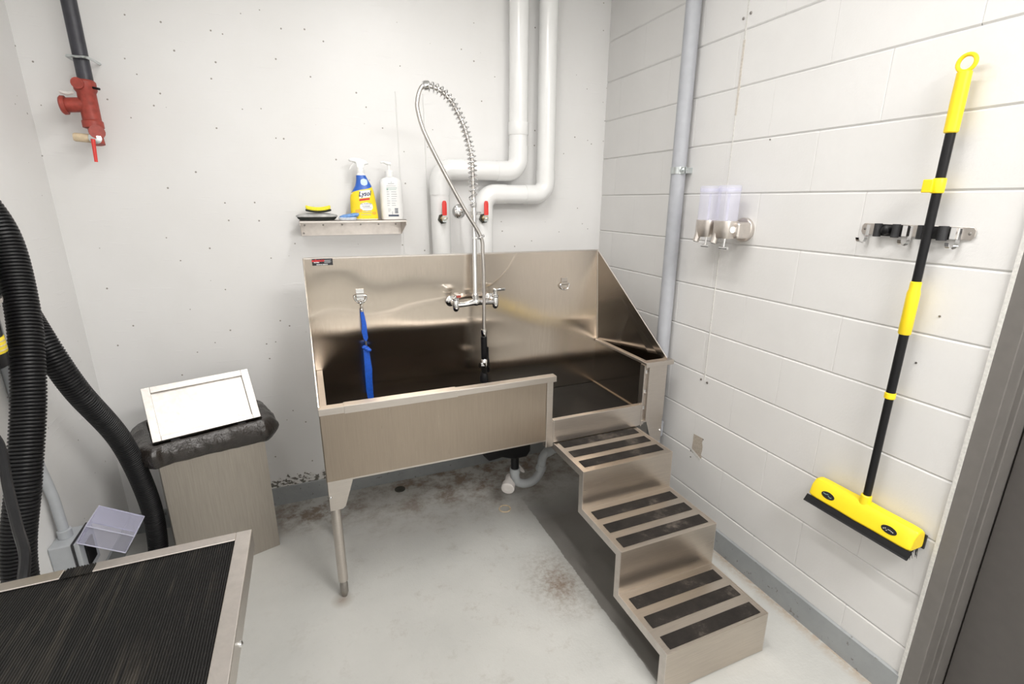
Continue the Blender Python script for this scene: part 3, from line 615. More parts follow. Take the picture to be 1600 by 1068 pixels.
# hose inside the spring, arch, free run and sprayer
arch = [(-0.951, FYY, 1.575), (-0.952, FYY, 1.66), (-0.955, FYY, 1.767), (-0.968, FYY, 1.832), (-0.987, FYY, 1.896), (-1.011, FYY, 1.945), (-1.049, FYY - .005, 2.000), (-1.097, FYY - .008, 2.033), (-1.150, FYY - .010, 2.043)]
free = [(-1.172, FYY - .012, 2.028), (-1.187, FYY - .015, 1.985), (-1.188, FYY - .018, 1.945), (-1.164, FYY - .02, 1.862), (-1.087, FYY - .022, 1.71), (-1.004, FYY - .025, 1.562), (-0.930, FYY - .028, 1.44), (-0.921, FYY - .03, 1.36), (-0.918, FYY - .032, 1.224), (-0.921, FYY - .034, 1.00)]
hp = spline(arch + free, 10)
MB().tube(hp, 0.0085, 12).build('steel_hose', 'hose_steel', fa)
ac = resample(spline(arch, 12), 0.002); hx = []
acl = len(ac); u = Vector((0, 1, 0)); turns = 29
for i, p in enumerate(ac):
    d = (ac[min(i + 1, acl - 1)] - ac[max(i - 1, 0)]).normalized(); v = d.cross(u).normalized(); s_ = i / (acl - 1)
    ph = 2 * PI * (turns * s_ + 2.2 * math.exp(-((s_) / 0.05) ** 2))
    hx.append((p, u.copy(), v, ph))
sp = []
for k in range(len(hx) - 1):
    p, a, b, ph = hx[k]; p2, a2, b2, ph2 = hx[k + 1]
    for q in range(3):
        f_ = q / 3; pp_ = p.lerp(p2, f_); bb = b.lerp(b2, f_).normalized(); h_ = ph + (ph2 - ph) * f_
        sp.append(pp_ + (a * math.cos(h_) + bb * math.sin(h_)) * 0.0190)
MB().tube(sp, 0.0028, 6).build('spring', 'chrome', fa)
MB().lathe([(0.018, -0.012), (0.019, -0.006), (0.019, 0.006), (0.014, 0.010)], (-1.152, FYY - .010, 2.043), (-1, 0, -0.15), 16).build('spring_cap', 'chrome', fa)
rc = MB(); rc.tube([(-0.928 + 0.014 * math.cos(a), FYY - .028 + 0.014 * math.sin(a), 1.437 + 0.006 * math.cos(a)) for a in [2 * PI * k / 18 for k in range(18)]], 0.0045, 8, closed=True)
rc.box((-0.962, FYY - 0.024, 1.428), (-0.938, FYY + 0.013, 1.436)); rc.cyl((-0.955, FYY - .012, 1.432), (-0.936, FYY - .026, 1.435), 0.004, 8); rc.build('hose_clip', 'chrome', fa)
YS = FYY - .034; XS = -0.921
sv = MB(); sv.lathe([(0.0135, 0.0), (0.0145, -0.012), (0.0125, -0.030), (0.012, -0.034)], (XS, YS, 1.004), (0, 0, 1), 18)
so = sv.build('spray_valve', 'chrome', fa)
MB().lathe([(0.0115, 0.0), (0.0150, -0.004), (0.0150, -0.085), (0.0140, -0.125), (0.0125, -0.13)], (XS - .001, YS, 0.972), (0, 0, 1), 18).build('grip_sleeve', 'black_plastic', so)
tg = MB(); tg.prism([(XS + 0.015, YS - 0.006, 0.918), (XS + 0.021, YS - 0.006, 0.915), (XS + 0.022, YS - 0.006, 0.86), (XS + 0.027, YS - 0.006, 0.832), (XS + 0.026, YS - 0.006, 0.79), (XS + 0.014, YS - 0.006, 0.785), (XS + 0.010, YS - 0.006, 0.845)], (0, 0.012, 0)); tg.build('squeeze_lever', 'black_plastic', so, smooth=0, bevel=0.003)
vb = MB(); vb.lathe([(0.013, 0.858), (0.018, 0.848), (0.019, 0.818), (0.015, 0.806), (0.012, 0.775)], (XS - 0.002, YS - 0.003, 0), (0, 0, 1), 16); vb.cyl((XS - 0.006, YS - 0.008, 0.826), (XS - 0.028, YS - 0.014, 0.832), 0.0125, 14); vb.prism([(XS + 0.006, YS - 0.017, 0.846), (XS + 0.022, YS - 0.017, 0.842), (XS + 0.026, YS - 0.017, 0.800), (XS + 0.018, YS - 0.017, 0.812)], (0, 0.008, 0)); vb.build('valve_housing', 'chrome', so)
MB().lathe([(0.012, 0.795), (0.016, 0.786), (0.018, 0.775), (0.021, 0.768), (0.022, 0.742), (0.019, 0.738), (0.012, 0.739)], (XS - 0.003, YS, 0), (0, 0, 1), 20).build('spray_head', 'black_plastic', so)

# ================================================================== WHITE PIPES ON BACK WALL
def pipe_run(name, label, pts, r, rb):
    t_ = thing(name, label, 'pipe', pts[0], 'white jacketed pipes on the back wall')
    P = [Vector(p) for p in pts]; path = [P[0]]; n = 10
    for i in range(1, len(P) - 1):
        a = (P[i - 1] - P[i]).normalized(); b = (P[i + 1] - P[i]).normalized(); s0 = P[i] + a * rb; s1 = P[i] + b * rb
        c = s0 + b * rb
        for k in range(n + 1):
            th_ = PI / 2 * k / n; path.append(c - b * rb * math.cos(th_) - a * rb * math.sin(th_))
    path.append(P[-1]); MB().tube(path, r, 28).build('pipe_jacket', 'pipe_jacket_white', t_, smooth=50)
    for i in range(1, len(P) - 1):
        a = (P[i - 1] - P[i]).normalized(); b = (P[i + 1] - P[i]).normalized()
        m = MB(); el = [P[i] + a * (rb + 0.06)]
        s0 = P[i] + a * rb; c = s0 + b * rb
        for k in range(n + 1):
            th_ = PI / 2 * k / n; el.append(c - b * rb * math.cos(th_) - a * rb * math.sin(th_))
        el.append(P[i] + b * (rb + 0.06)); m.tube(el, r + 0.0022, 28); m.build('elbow_cover', 'pipe_jacket_white', t_, smooth=50)
    return t_
pA = pipe_run('insulated_pipe', 'left of two white jacketed pipes, bending left above the tub', [(-0.575, -0.075, H), (-0.575, -0.075, 1.746), (-1.008, -0.075, 1.746), (-1.008, -0.075, 1.02), (-1.008, -0.34, 1.02)], 0.049, 0.065)
pB = pipe_run('insulated_pipe', 'right of two white jacketed pipes, nearest the block wall', [(-0.412, -0.075, H), (-0.412, -0.075, 1.628), (-0.774, -0.075, 1.628), (-0.774, -0.075, 1.02), (-0.774, -0.34, 1.02)], 0.049, 0.065)
MB().lathe([(0.0515, -0.03), (0.0525, -0.028), (0.0525, 0.03), (0.0515, 0.032)], (-0.575, -0.075, 1.955), (0, 0, 1), 28).build('jacket_band', 'pipe_jacket_white', pA)
for t_, x in ((pA, -1.010), (pB, -0.790)):
    v = thing('shutoff_valve', 'red handled shutoff valve on the ' + ('left' if t_ is pA else 'right') + ' white pipe above the backsplash', 'valve', (x, -0.12, 1.51), 'red handled shutoff valves')
    dv = MB(); dv.prism([(x + 0.026 * math.cos(a), -0.1205, 1.505 + 0.026 * math.sin(a)) for a in [PI / 3 * k + .2 for k in range(6)]], (0, -0.006, 0)); dv.build('cut_hole', 'drain_dark', v, smooth=0)
    MB().lathe([(0.016, 0), (0.016, 0.02), (0.010, 0.024), (0.010, 0.045)], (x, -0.125, 1.507), (0, -1, 0), 6).build('valve_stem', 'brass', v)
    lv = MB(); lv.prism([(x - 0.010, -0.166, 1.490), (x + 0.010, -0.166, 1.490), (x + 0.012, -0.166, 1.512), (x + 0.008, -0.166, 1.535), (x - 0.008, -0.166, 1.535), (x - 0.012, -0.166, 1.512)], (0, 0.003, 0)); lv.lathe([(0.007, 0), (0.007, 0.006), (0.003, 0.007)], (x, -0.166, 1.505), (0, -1, 0), 6); lv.build('lever', 'zinc', v, smooth=0)
    lr = MB(); lr.loft([[(x + sx_ * wd, -0.1645 + sy_2 * 0.0045, z) for sx_, sy_2 in ((-1, -.5), (-.6, -1), (.6, -1), (1, -.5), (1, .5), (.6, 1), (-.6, 1), (-1, .5))] for z, wd in ((1.523, 0.0105), (1.530, 0.0115), (1.580, 0.0115), (1.589, 0.009), (1.594, 0.005))]); lab(lr.build('lever_sleeve', 'red_sleeve', v), 'red plastic sleeve')

# ================================================================== SHELF AND ITS GOODS
sh = thing('wall_shelf', 'small stainless steel wall shelf above the left end of the tub', 'shelf', (-1.44, -0.08, 1.43))
SX_0, SX_1, SZ = -1.682, -1.200, 1.505
MB().box((SX_0, -0.160, SZ - 0.0025), (SX_1, -0.001, SZ)).box((SX_0, -0.160, SZ - 0.010), (SX_1, -0.1575, SZ)).build('shelf_plate', 'steel_worn', sh, smooth=0)
MB().box((SX_0, -0.004, 1.428), (SX_1, -0.001, SZ - 0.002)).build('wall_flange', 'steel_worn', sh, smooth=0)
for x in (SX_0, SX_1 - 0.002): MB().prism([(x, -0.158, SZ - 0.003), (x, -0.158, SZ - 0.022), (x, -0.004, 1.428), (x, -0.004, SZ - 0.003)], (0.002, 0, 0)).build('end_bracket', 'steel_worn', sh, smooth=0)
for x, z in ((-1.662, 1.478), (-1.578, 1.478), (-1.490, 1.478), (-1.402, 1.478), (-1.314, 1.478), (-1.228, 1.478), (-1.670, 1.440)): MB().lathe([(0.0045, 0), (0.0035, 0.002)], (x, -0.004, z), (0, -1, 0), 10).build('screw', 'screw_metal', sh)
def ellipsoid_ring(cx, cy, z, a, b, n=24, p=2.0):
    out = []
    for k in range(n):
        th_ = 2 * PI * k / n; c, s_ = math.cos(th_), math.sin(th_)
        out.append((cx + a * math.copysign(abs(c) ** (2 / p), c), cy + b * math.copysign(abs(s_) ** (2 / p), s_), z))
    return out
br = thing('scrub_brush', 'grey oval grooming brush lying on the left end of the shelf', 'brush', (-1.60, -0.085, SZ))
MB().loft([ellipsoid_ring(-1.604, -0.085, SZ + dz, a, b, 28, 2.3) for dz, a, b in ((0.0, 0.075, 0.034), (0.006, 0.084, 0.040), (0.014, 0.088, 0.043))]).build('bristle_pad', 'scour_dark', br)
MB().loft([ellipsoid_ring(-1.604, -0.085, SZ + dz, a, b, 28, 2.3) for dz, a, b in ((0.012, 0.086, 0.041), (0.016, 0.0925, 0.046), (0.022, 0.090, 0.043), (0.028, 0.072, 0.033), (0.031, 0.040, 0.018))]).build('brush_back', 'brush_grey', br)
sg = thing('scrub_sponge', 'yellow scrub sponge with dark scouring side, resting on grey brush', 'sponge', (-1.596, -0.09, SZ + 0.032))
def curved_slab(x0, x1, y0, y1, zb, zt, sag, n=10):
    m = MB(); R = []
    for i in range(n + 1):
        f_ = i / n; x = x0 + (x1 - x0) * f_; c = sag * (2 * f_ - 1) ** 2
        R.append([(x, y0, zb + c), (x, y1, zb + c), (x, y1, zt + c), (x, y0, zt + c)])
    return m.loft(R)
curved_slab(-1.652, -1.540, -0.120, -0.060, SZ + 0.0325, SZ + 0.041, 0.009).build('scouring_side', 'scour_dark', sg, smooth=40, bevel=0.003)
curved_slab(-1.650, -1.542, -0.119, -0.061, SZ + 0.041, SZ + 0.058, 0.009).build('sponge_side', 'sponge_yellow', sg, smooth=40, bevel=0.004)
bb = thing('palm_brush', 'small blue palm brush between the grey brush and spray bottle', 'brush', (-1.465, -0.115, SZ))
MB().loft([ellipsoid_ring(-1.470, -0.125, SZ + dz, a, b, 20, 2.6) for dz, a, b in ((0, 0.038, 0.020), (0.008, 0.042, 0.024), (0.012, 0.040, 0.023))]).build('bristles', 'brush_pale', bb)
tm = MB(); tm.loft([[(x, y, z + 0.16 * (x + 1.50)) for x, y, z in ellipsoid_ring(-1.462, -0.125, SZ + dz, a, b, 20, 2.4)] for dz, a, b in ((0.004, 0.040, 0.022), (0.011, 0.046, 0.026), (0.018, 0.044, 0.024), (0.022, 0.030, 0.014))]); tm.build('handle_back', 'brush_blue', bb)

# spray bottle
sb = thing('spray_bottle', 'trigger spray bottle with yellow and blue cleaner label', 'bottle', (-1.388, -0.085, SZ))
BXC, BYC = -1.388, -0.088
SEC = [(0.0, -.060, .062, .030), (0.006, -.063, .064, .033), (0.05, -.063, .060, .034), (0.10, -.061, .054, .034), (0.120, -.056, .051, .033), (0.138, -.044, .047, .031), (0.158, -.032, .040, .028), (0.180, -.027, .028, .025), (0.203, -.025, .017, .021), (0.212, -.021, .013, .016)]
def sec_at(z):
    for a, b in zip(SEC, SEC[1:]):
        if a[0] <= z <= b[0]:
            f_ = (z - a[0]) / (b[0] - a[0]); return [a[i] + (b[i] - a[i]) * f_ for i in range(4)]
    return SEC[-1]
def b_ring(z, grow=0.0):
    _, xl, xr, d = sec_at(z); return ellipsoid_ring(BXC + (xl + xr) / 2, BYC, SZ + z, (xr - xl) / 2 + grow, d + grow, 32, 2.6)
MB().loft([b_ring(z) for z in (0, .006, .03, .06, .09, .105, .12, .13, .138, .148, .158, .17, .18, .192, .203, .212)]).build('bottle_body', 'white_plastic', sb, smooth=50)
def label_patch(z0f, z1f, grow, x_lo=-1, x_hi=1, nu=22, nv=10):
    """front half skin of the bottle between heights z0f(u), z1f(u); u in -1..1 across the front"""
    vs = []; fs = []
    for j in range(nv + 1):
        for i in range(nu + 1):
            u_ = x_lo + (x_hi - x_lo) * i / nu; z = z0f(u_) + (z1f(u_) - z0f(u_)) * j / nv; _, xl, xr, d = sec_at(z)
            th_ = PI * 1.5 + u_ * PI * 0.47; c, s_ = math.cos(th_), math.sin(th_)
            vs.append((BXC + (xl + xr) / 2 + ((xr - xl) / 2 + grow) * math.copysign(abs(c) ** (2 / 2.6), c), BYC + (d + grow) * math.copysign(abs(s_) ** (2 / 2.6), s_), SZ + z))
    for j in range(nv):
        for i in range(nu): a = j * (nu + 1) + i; fs.append((a, a + 1, a + nu + 2, a + nu + 1))
    return MB().add(vs, fs)
zsplit = lambda u_: 0.139 + 0.016 * u_
lb1 = label_patch(lambda u_: 0.004, zsplit, 0.0008).build('yellow_label', 'label_yellow', sb, smooth=60)
lb2 = label_patch(zsplit, lambda u_: 0.203, 0.0008).build('blue_label', 'label_blue', sb, smooth=60)
def wrap(off):
    def f(p):
        z = p.z - SZ; _, xl, xr, d = sec_at(z); cx = BXC + (xl + xr) / 2; a = (xr - xl) / 2; q = min(0.98, abs(p.x - cx) / a)
        return Vector((p.x, BYC - (d + 0.0008) * (1 - q ** 2.6) ** (1 / 2.6) - off, p.z))
    return f
def wrapped(poly_rows, off, name, mat, par):
    vs = []; fs = []; n = len(poly_rows[0])
    f = wrap(off)
    for row in poly_rows: vs += [f(Vector(p)) for p in row]
    for j in range(len(poly_rows) - 1):
        for i in range(n - 1): a = j * n + i; fs.append((a, a + 1, a + n + 1, a + n))
    return MB().add(vs, fs).build(name, mat, par, smooth=60)
def panel(x0, x1, z0, z1, off, name, mat, par, sl=0.0, sk=0.0, n=8, m=6):
    return wrapped([[(x0 + (x1 - x0) * i / n + sk * j / m, 0, SZ + z0 + (z1 - z0) * j / m + sl * i / n) for i in range(n + 1)] for j in range(m + 1)], off, name, mat, par)
def oval_patch(cx, cz, a, b, off, name, mat, par, p=2.5):
    rows = []
    for j in range(9):
        z = -1 + 2 * j / 8; wd = (max(0, 1 - abs(z) ** p)) ** (1 / p); wd = max(wd, 0.05)
        rows.append([(cx + a * wd * (-1 + 2 * i / 8), 0, SZ + cz + b * z) for i in range(9)])
    return wrapped(rows, off, name, mat, par)
oval_patch(BXC + 0.006, 0.172, 0.016, 0.016, 0.0007, 'badge', 'label_pale_blue', lb2)
panel(BXC - 0.022, BXC + 0.028, 0.098, 0.132, 0.0007, 'name_panel', 'white_print', lb1, 0.006, 0.003)
text_mesh('Lysol', 0.030, 'ink_navy', 'lettering', lb1, at_front(BXC + 0.003, 0, SZ + 0.1185) @ Matrix.Rotation(0.10, 4, 'Z'), shear=0.35, warp=wrap(0.0012), bold=0.0008, extrude=0, width=0.92)
panel(BXC - 0.023, BXC + 0.026, 0.086, 0.095, 0.0007, 'ribbon', 'ink_red', lb1, 0.006)
oval_patch(BXC + 0.008, 0.060, 0.030, 0.020, 0.0006, 'pale_panel', 'white_print', lb1)
text_mesh('ALL PURPOSE', 0.0085, 'ink_navy', 'lettering', lb1, at_front(BXC + 0.007, 0, SZ + 0.073), warp=wrap(0.0012), extrude=0)
text_mesh('CLEANER', 0.0085, 'ink_navy', 'lettering', lb1, at_front(BXC + 0.007, 0, SZ + 0.062), warp=wrap(0.0012), extrude=0)
for k, (dx, dz, a) in enumerate(((0.012, 0.054, 0.020), (0.012, 0.042, 0.018), (0.010, 0.034, 0.022), (0.004, 0.022, 0.024))): panel(BXC + dx - a, BXC + dx + a, dz, dz + 0.002, 0.0012, 'print_line', 'ink_grey', lb1)
for k, (dx, dz) in enumerate(((-0.035, 0.040), (-0.022, 0.043), (0.043, 0.030))): oval_patch(BXC + dx, dz, 0.010, 0.008, 0.0008, 'fruit_print', 'ink_orange', lb1)
nk = MB(); nk.lathe([(0.0150, 0.208), (0.0165, 0.211), (0.0165, 0.232), (0.014, 0.236)], (BXC - 0.004, BYC, SZ), (0, 0, 1), 20); nk.build('collar', 'white_plastic', sb)
hd = MB()
hd.prism([(BXC - 0.020, BYC - 0.012, SZ + 0.234), (BXC + 0.012, BYC - 0.012, SZ + 0.234), (BXC + 0.016, BYC - 0.012, SZ + 0.250), (BXC + 0.032, BYC - 0.012, SZ + 0.254), (BXC + 0.036, BYC - 0.012, SZ + 0.259), (BXC + 0.022, BYC - 0.012, SZ + 0.270), (BXC - 0.005, BYC - 0.012, SZ + 0.279), (BXC - 0.038, BYC - 0.012, SZ + 0.280), (BXC - 0.052, BYC - 0.012, SZ + 0.276), (BXC - 0.053, BYC - 0.012, SZ + 0.266), (BXC - 0.024, BYC - 0.012, SZ + 0.260)], (0, 0.024, 0)); hd.build('spray_head', 'white_plastic', sb, smooth=0, bevel=0.004, segs=3)
tg = MB(); tg.tube(spline([(BXC - 0.032, BYC, SZ + 0.262), (BXC - 0.036, BYC, SZ + 0.250), (BXC - 0.045, BYC, SZ + 0.238), (BXC - 0.052, BYC, SZ + 0.228)], 4), [0.006 - 0.0002 * i for i in range(13)], 10); tg.build('trigger', 'white_plastic', sb)

# pump bottle, back label to the viewer
pu = thing('pump_bottle', 'white pump bottle with fine print label at right end of shelf', 'bottle', (-1.255, -0.085, SZ))
PX, PY = -1.254, -0.085
MB().loft([ellipsoid_ring(PX, PY, SZ + z, a, b, 32, 3.2) for z, a, b in ((0, .050, .026), (.006, .054, .030), (.05, .054, .030), (.15, .053, .030), (.175, .052, .029), (.188, .045, .025), (.195, .030, .018), (.198, .020, .015))]).build('bottle_body', 'white_plastic', pu, smooth=50)
cp = MB(); cp.lathe([(0.018, 0.196), (0.0195, 0.198), (0.0195, 0.224), (0.016, 0.228), (0.007, 0.229), (0.006, 0.252)], (PX - 0.004, PY, SZ), (0, 0, 1), 22); cp.build('cap', 'white_plastic', pu)
ph = MB(); ph.tube(spline([(PX + 0.006, PY, SZ + 0.258), (PX - 0.008, PY, SZ + 0.260), (PX - 0.030, PY - 0.004, SZ + 0.266), (PX - 0.040, PY - 0.006, SZ + 0.262)], 4), [0.0085] * 5 + [0.007, 0.006, 0.0055, 0.005, 0.005, 0.0045, 0.004, 0.004], 10); ph.build('pump_head', 'white_plastic', pu)
yb_ = PY - 0.0308
def pbars(name, mat, rects):
    m = MB()
    for x0, x1, z0, z1 in rects: m.box((PX + x0, yb_ - 0.0004, SZ + z0), (PX + x1, yb_, SZ + z1))
    return m.build(name, mat, pu, smooth=0)
random.seed(5); rows = []
for k in range(7):
    z = 0.128 - k * 0.0105; rows.append((-0.026, -0.026 + random.uniform(0.006, 0.014), z, z + 0.0022)); rows.append((-0.005, random.uniform(0.012, 0.022), z, z + 0.0022))
pbars('print_lines', 'ink_grey', rows + [(-0.018, 0.012, 0.166, 0.1685), (-0.004, 0.001, 0.172, 0.176), (-0.026, 0.018, 0.156, 0.1575)])
pbars('print_lines', 'ink_green', [(-0.026, 0.024, 0.1465, 0.1485), (-0.026, -0.018, 0.137, 0.144), (-0.015, 0.020, 0.139, 0.141)])
pbars('barcode', 'ink_slate', [(0.008, 0.024, 0.030 + 0.0036 * k, 0.030 + 0.0036 * k + random.choice((0.0012, 0.002, 0.0026))) for k in range(7)])
pbars('print_lines', 'ink_grey', [(-0.024, -0.012, 0.049, 0.051), (-0.024, -0.010, 0.043, 0.045), (-0.024, -0.014, 0.037, 0.039), (-0.006, -0.003, 0.022, 0.038)])
pbars('base_bar', 'ink_slate', [(-0.024, 0.026, 0.014, 0.0225)])

# ================================================================== GREY PIPE, SOAP DISPENSER
gp = thing('grey_riser_pipe', 'tall grey conduit pipe running up the block wall beside the tub', 'pipe', (-0.045, -0.716, 0))
MB().cyl((-0.045, -0.716, 0.0), (-0.045, -0.716, H), 0.0325, 28).build('pipe', 'pvc_grey', gp)
MB().lathe([(0.0325, 0), (0.041, 0.002), (0.041, 0.075), (0.0325, 0.078)], (-0.045, -0.716, 0.40), (0, 0, 1), 24).build('coupling', 'pvc_grey', gp)
cl = MB(); cl.lathe([(0.0335, -0.015), (0.0355, -0.015), (0.0355, 0.015), (0.0335, 0.015)], (-0.045, -0.716, 1.730), (0, 0, 1), 28)
cl.box((-0.050, -0.768, 1.716), (-0.044, -0.748, 1.744)); cl.box((-0.060, -0.768, 1.716), (-0.054, -0.748, 1.744)); cl.cyl((-0.070, -0.760, 1.730), (-0.034, -0.760, 1.730), 0.0045, 10); cl.lathe([(0.008, 0), (0.008, 0.006)], (-0.060, -0.760, 1.730), (-1, 0, 0), 6)
cl.box((-0.044, -0.756, 1.718), (0.0, -0.748, 1.742)); cl.build('pipe_clamp', 'zinc', gp)

ds = thing('soap_dispenser', 'double soap dispenser with two clear tubes on the block wall', 'dispenser', (-0.05, -1.05, 1.43))
MB().lathe([(0.046, 0), (0.048, 0.004), (0.048, 0.016), (0.044, 0.020), (0.02, 0.021)], (0, -1.098, 1.484), (-1, 0, 0), 32).build('wall_disc', 'steel_worn', ds)
hb = MB(); hb.box((-0.088, -1.145, 1.452), (-0.018, -1.055, 1.516)); hb.build('arm', 'steel_worn', ds, smooth=0, bevel=0.010, segs=4)
for yc, xc in ((-0.982, -0.092), (-1.083, -0.092)):
    hs = MB()
    hs.loft([ellipsoid_ring(xc, yc, z, a, b, 28, 3.0) for z, a, b in ((1.452, .036, .040), (1.458, .038, .043), (1.516, .0385, .0435), (1.520, .0375, .0425))]); hs.build('holder', 'steel_worn', ds)
    nz_ = MB(); nz_.tube([(xc - 0.020, yc + 0.014, 1.488), (xc - 0.030, yc + 0.018, 1.455), (xc - 0.036, yc + 0.020, 1.432)], 0.0125, 14, cap=True); no = nz_.build('spout', 'steel_worn', ds)
    MB().lathe([(0.0095, 0), (0.0095, 0.001)], (xc - 0.0365, yc + 0.0202, 1.4312), (-0.25, 0.08, -1), 14).build('spout_hole', 'drain_dark', no)
    pn = MB(); pn.cyl((xc - 0.012, yc - 0.016, 1.452), (xc - 0.014, yc - 0.016, 1.416), 0.0035, 8); pn.tube([(xc - 0.014, yc - 0.037, 1.414), (xc - 0.014, yc + 0.005, 1.414)], 0.0052, 10); pn.build('plunger', 'chrome', ds)
    tu = MB(); tu.loft([ellipsoid_ring(xc, yc, z, a, b, 28, 2.8) for z, a, b in ((1.518, .035, .040), (1.640, .035, .040), (1.646, .035, .040))] , cap=False); tu.build('clear_tube', 'clear_plastic', ds)
    ld = MB(); ld.loft([ellipsoid_ring(xc, yc, z, a, b, 28, 2.8) for z, a, b in ((1.634, .0365, .0415), (1.652, .0365, .0415), (1.656, .033, .038))]); ld.build('tube_lid', 'clear_plastic', ds)
    MB().cyl((xc, yc, 1.52), (xc, yc, 1.625), 0.005, 10).build('pump_rod', 'clear_plastic', ds)
ov = MB(); ov.lathe([(0.013, 0), (0.013, 0.001)], (-0.0985, -1.1272, 1.487), (-0.12, -1, 0), 18); ov.build('view_window', 'white_print', ds)

# ================================================================== MOP RACK AND BROOM
rk = thing('broom_rack', 'stainless steel broom rack with three hooks and two grippers', 'rack', (-0.01, -1.71, 1.51))
ry0, ry1, rz0, rz1 = -1.566, -1.866, 1.496, 1.530
rb_ = MB(); prf = [(0.0, ry0 - .006, rz0), (0.0, ry0, rz0 + .008), (0.0, ry0, rz1 - .008), (0.0, ry0 - .006, rz1), (0.0, ry1 + .006, rz1), (0.0, ry1, rz1 - .008), (0.0, ry1, rz0 + .008), (0.0, ry1 + .006, rz0)]
rb_.prism([(-0.003, y, z) for _, y, z in prf], (-0.003, 0, 0)); rb_.build('back_plate', 'steel_worn', rk, smooth=0, bevel=0.0008)
for y in (ry0 - 0.010, ry1 + 0.012): MB().lathe([(0.0045, 0), (0.0045, 0.003), (0.002, 0.004)], (-0.003, y, 1.513), (-1, 0, 0), 10).build('screw', 'screw_metal', rk)
for y in (-1.588, -1.711, -1.832):
    hk = MB()
    path = spline([(-0.008, y, 1.526), (-0.008, y, 1.505), (-0.009, y, 1.488), (-0.014, y, 1.476), (-0.024, y + .004, 1.470), (-0.034, y + .008, 1.475), (-0.037, y + .010, 1.486)], 4)
    hk.loft([[(p.x - .0015, p.y - .005, p.z), (p.x - .0015, p.y + .005, p.z), (p.x + .0015, p.y + .005, p.z + .001), (p.x + .0015, p.y - .005, p.z + .001)] for p in path]); hk.build('hook', 'chrome', rk)
for y in (-1.650, -1.772):
    gr_ = MB(); gr_.box((-0.008, y - 0.036, 1.494), (-0.005, y + 0.034, 1.529)); go = gr_.build('gripper', 'black_rubber', rk, smooth=0)
    for dy in (-0.026, 0.026): MB().cyl((-0.020, y + dy, 1.492), (-0.020, y + dy, 1.531), 0.0105 if y > -1.7 else 0.012, 14).build('roller', 'black_rubber', go)
    MB().prism([(-0.007, y - 0.060, 1.497), (-0.018, y - 0.056, 1.497), (-0.020, y - 0.044, 1.497), (-0.017, y - 0.044, 1.497), (-0.016, y - 0.054, 1.497), (-0.005, y - 0.058, 1.497)], (0, 0, 0.031)).build('spring_clip', 'chrome', go, smooth=0)
MB().lathe([(0.012, 0), (0.014, 0.01), (0.012, 0.018), (0.006, 0.022)], (-0.012, -1.650, 1.512), (-1, 0, 0), 16).build('cam_roller', 'black_plastic', rk)

bm_ = thing('broom', 'yellow and black push broom hanging head-down on the rack', 'broom', (-0.04, -1.772, 0.6))
BX, BYY = -0.040, -1.772
MB().cyl((BX, BYY, 0.66), (BX, BYY, 1.80), 0.0115, 18).build('pole', 'black_plastic', bm_)
MB().cyl((BX, BYY, 1.02), (BX, BYY, 1.36), 0.0125, 18).build('outer_tube', 'black_plastic', bm_)
gpp = MB(); gpp.lathe([(0.0135, 1.772), (0.0165, 1.775), (0.0170, 1.85), (0.0165, 1.918), (0.013, 1.921)], (BX, BYY, 0), (0, 0, 1), 20)
gpp.tube([(BX, BYY + 0.020 * math.cos(a), 1.940 + 0.020 * math.sin(a)) for a in [2 * PI * k / 22 for k in range(22)]], 0.0052, 10, closed=True); gpp.build('top_grip', 'yellow_plastic', bm_)
cp = MB(); cp.lathe([(0.0145, 1.618), (0.0155, 1.620), (0.0155, 1.656), (0.0145, 1.658)], (BX, BYY, 0), (0, 0, 1), 20); cp.box((BX - 0.022, BYY + 0.004, 1.620), (BX + 0.004, BYY + 0.029, 1.655)); cp.build('length_clamp', 'yellow_plastic', bm_, bevel=0.002)
MB().lathe([(0.0145, 1.216), (0.0165, 1.219), (0.0165, 1.34), (0.0140, 1.352), (0.0140, 1.372), (0.0115, 1.374)], (BX, BYY, 0), (0, 0, 1), 20).build('lower_grip', 'yellow_plastic', bm_)
MB().lathe([(0.0125, 1.010), (0.0150, 1.012), (0.0150, 1.028), (0.0125, 1.030)], (BX, BYY, 0), (0, 0, 1), 20).build('collar', 'yellow_plastic', bm_)
# head: local section in x,z extruded along y
hy0, hy1 = -1.606, -1.938
sec = [(-0.072, 0.578), (-0.081, 0.586), (-0.071, 0.624), (-0.052, 0.645), (-0.028, 0.646), (-0.012, 0.636), (-0.008, 0.600), (-0.010, 0.578)]
hd = MB(); rings = []
for y, s_ in ((hy0, 0.86), (hy0 - 0.010, 0.97), (hy0 - 0.03, 1.0), (BYY + 0.05, 1.0), (BYY, 1.04), (BYY - 0.05, 1.0), (hy1 + 0.03, 1.0), (hy1 + 0.010, 0.97), (hy1, 0.86)):
    rings.append([(-0.043 + (x + 0.043) * s_, y, 0.604 + (z - 0.604) * s_) for x, z in sec])
hd.loft(rings); ho = hd.build('broom_head', 'yellow_plastic', bm_, smooth=30, bevel=0.003)
MB().lathe([(0.019, 0.600), (0.0185, 0.632), (0.0155, 0.668), (0.0135, 0.670)], (BX - .002, BYY, 0), (0, 0, 1), 20).build('socket', 'yellow_plastic', ho)
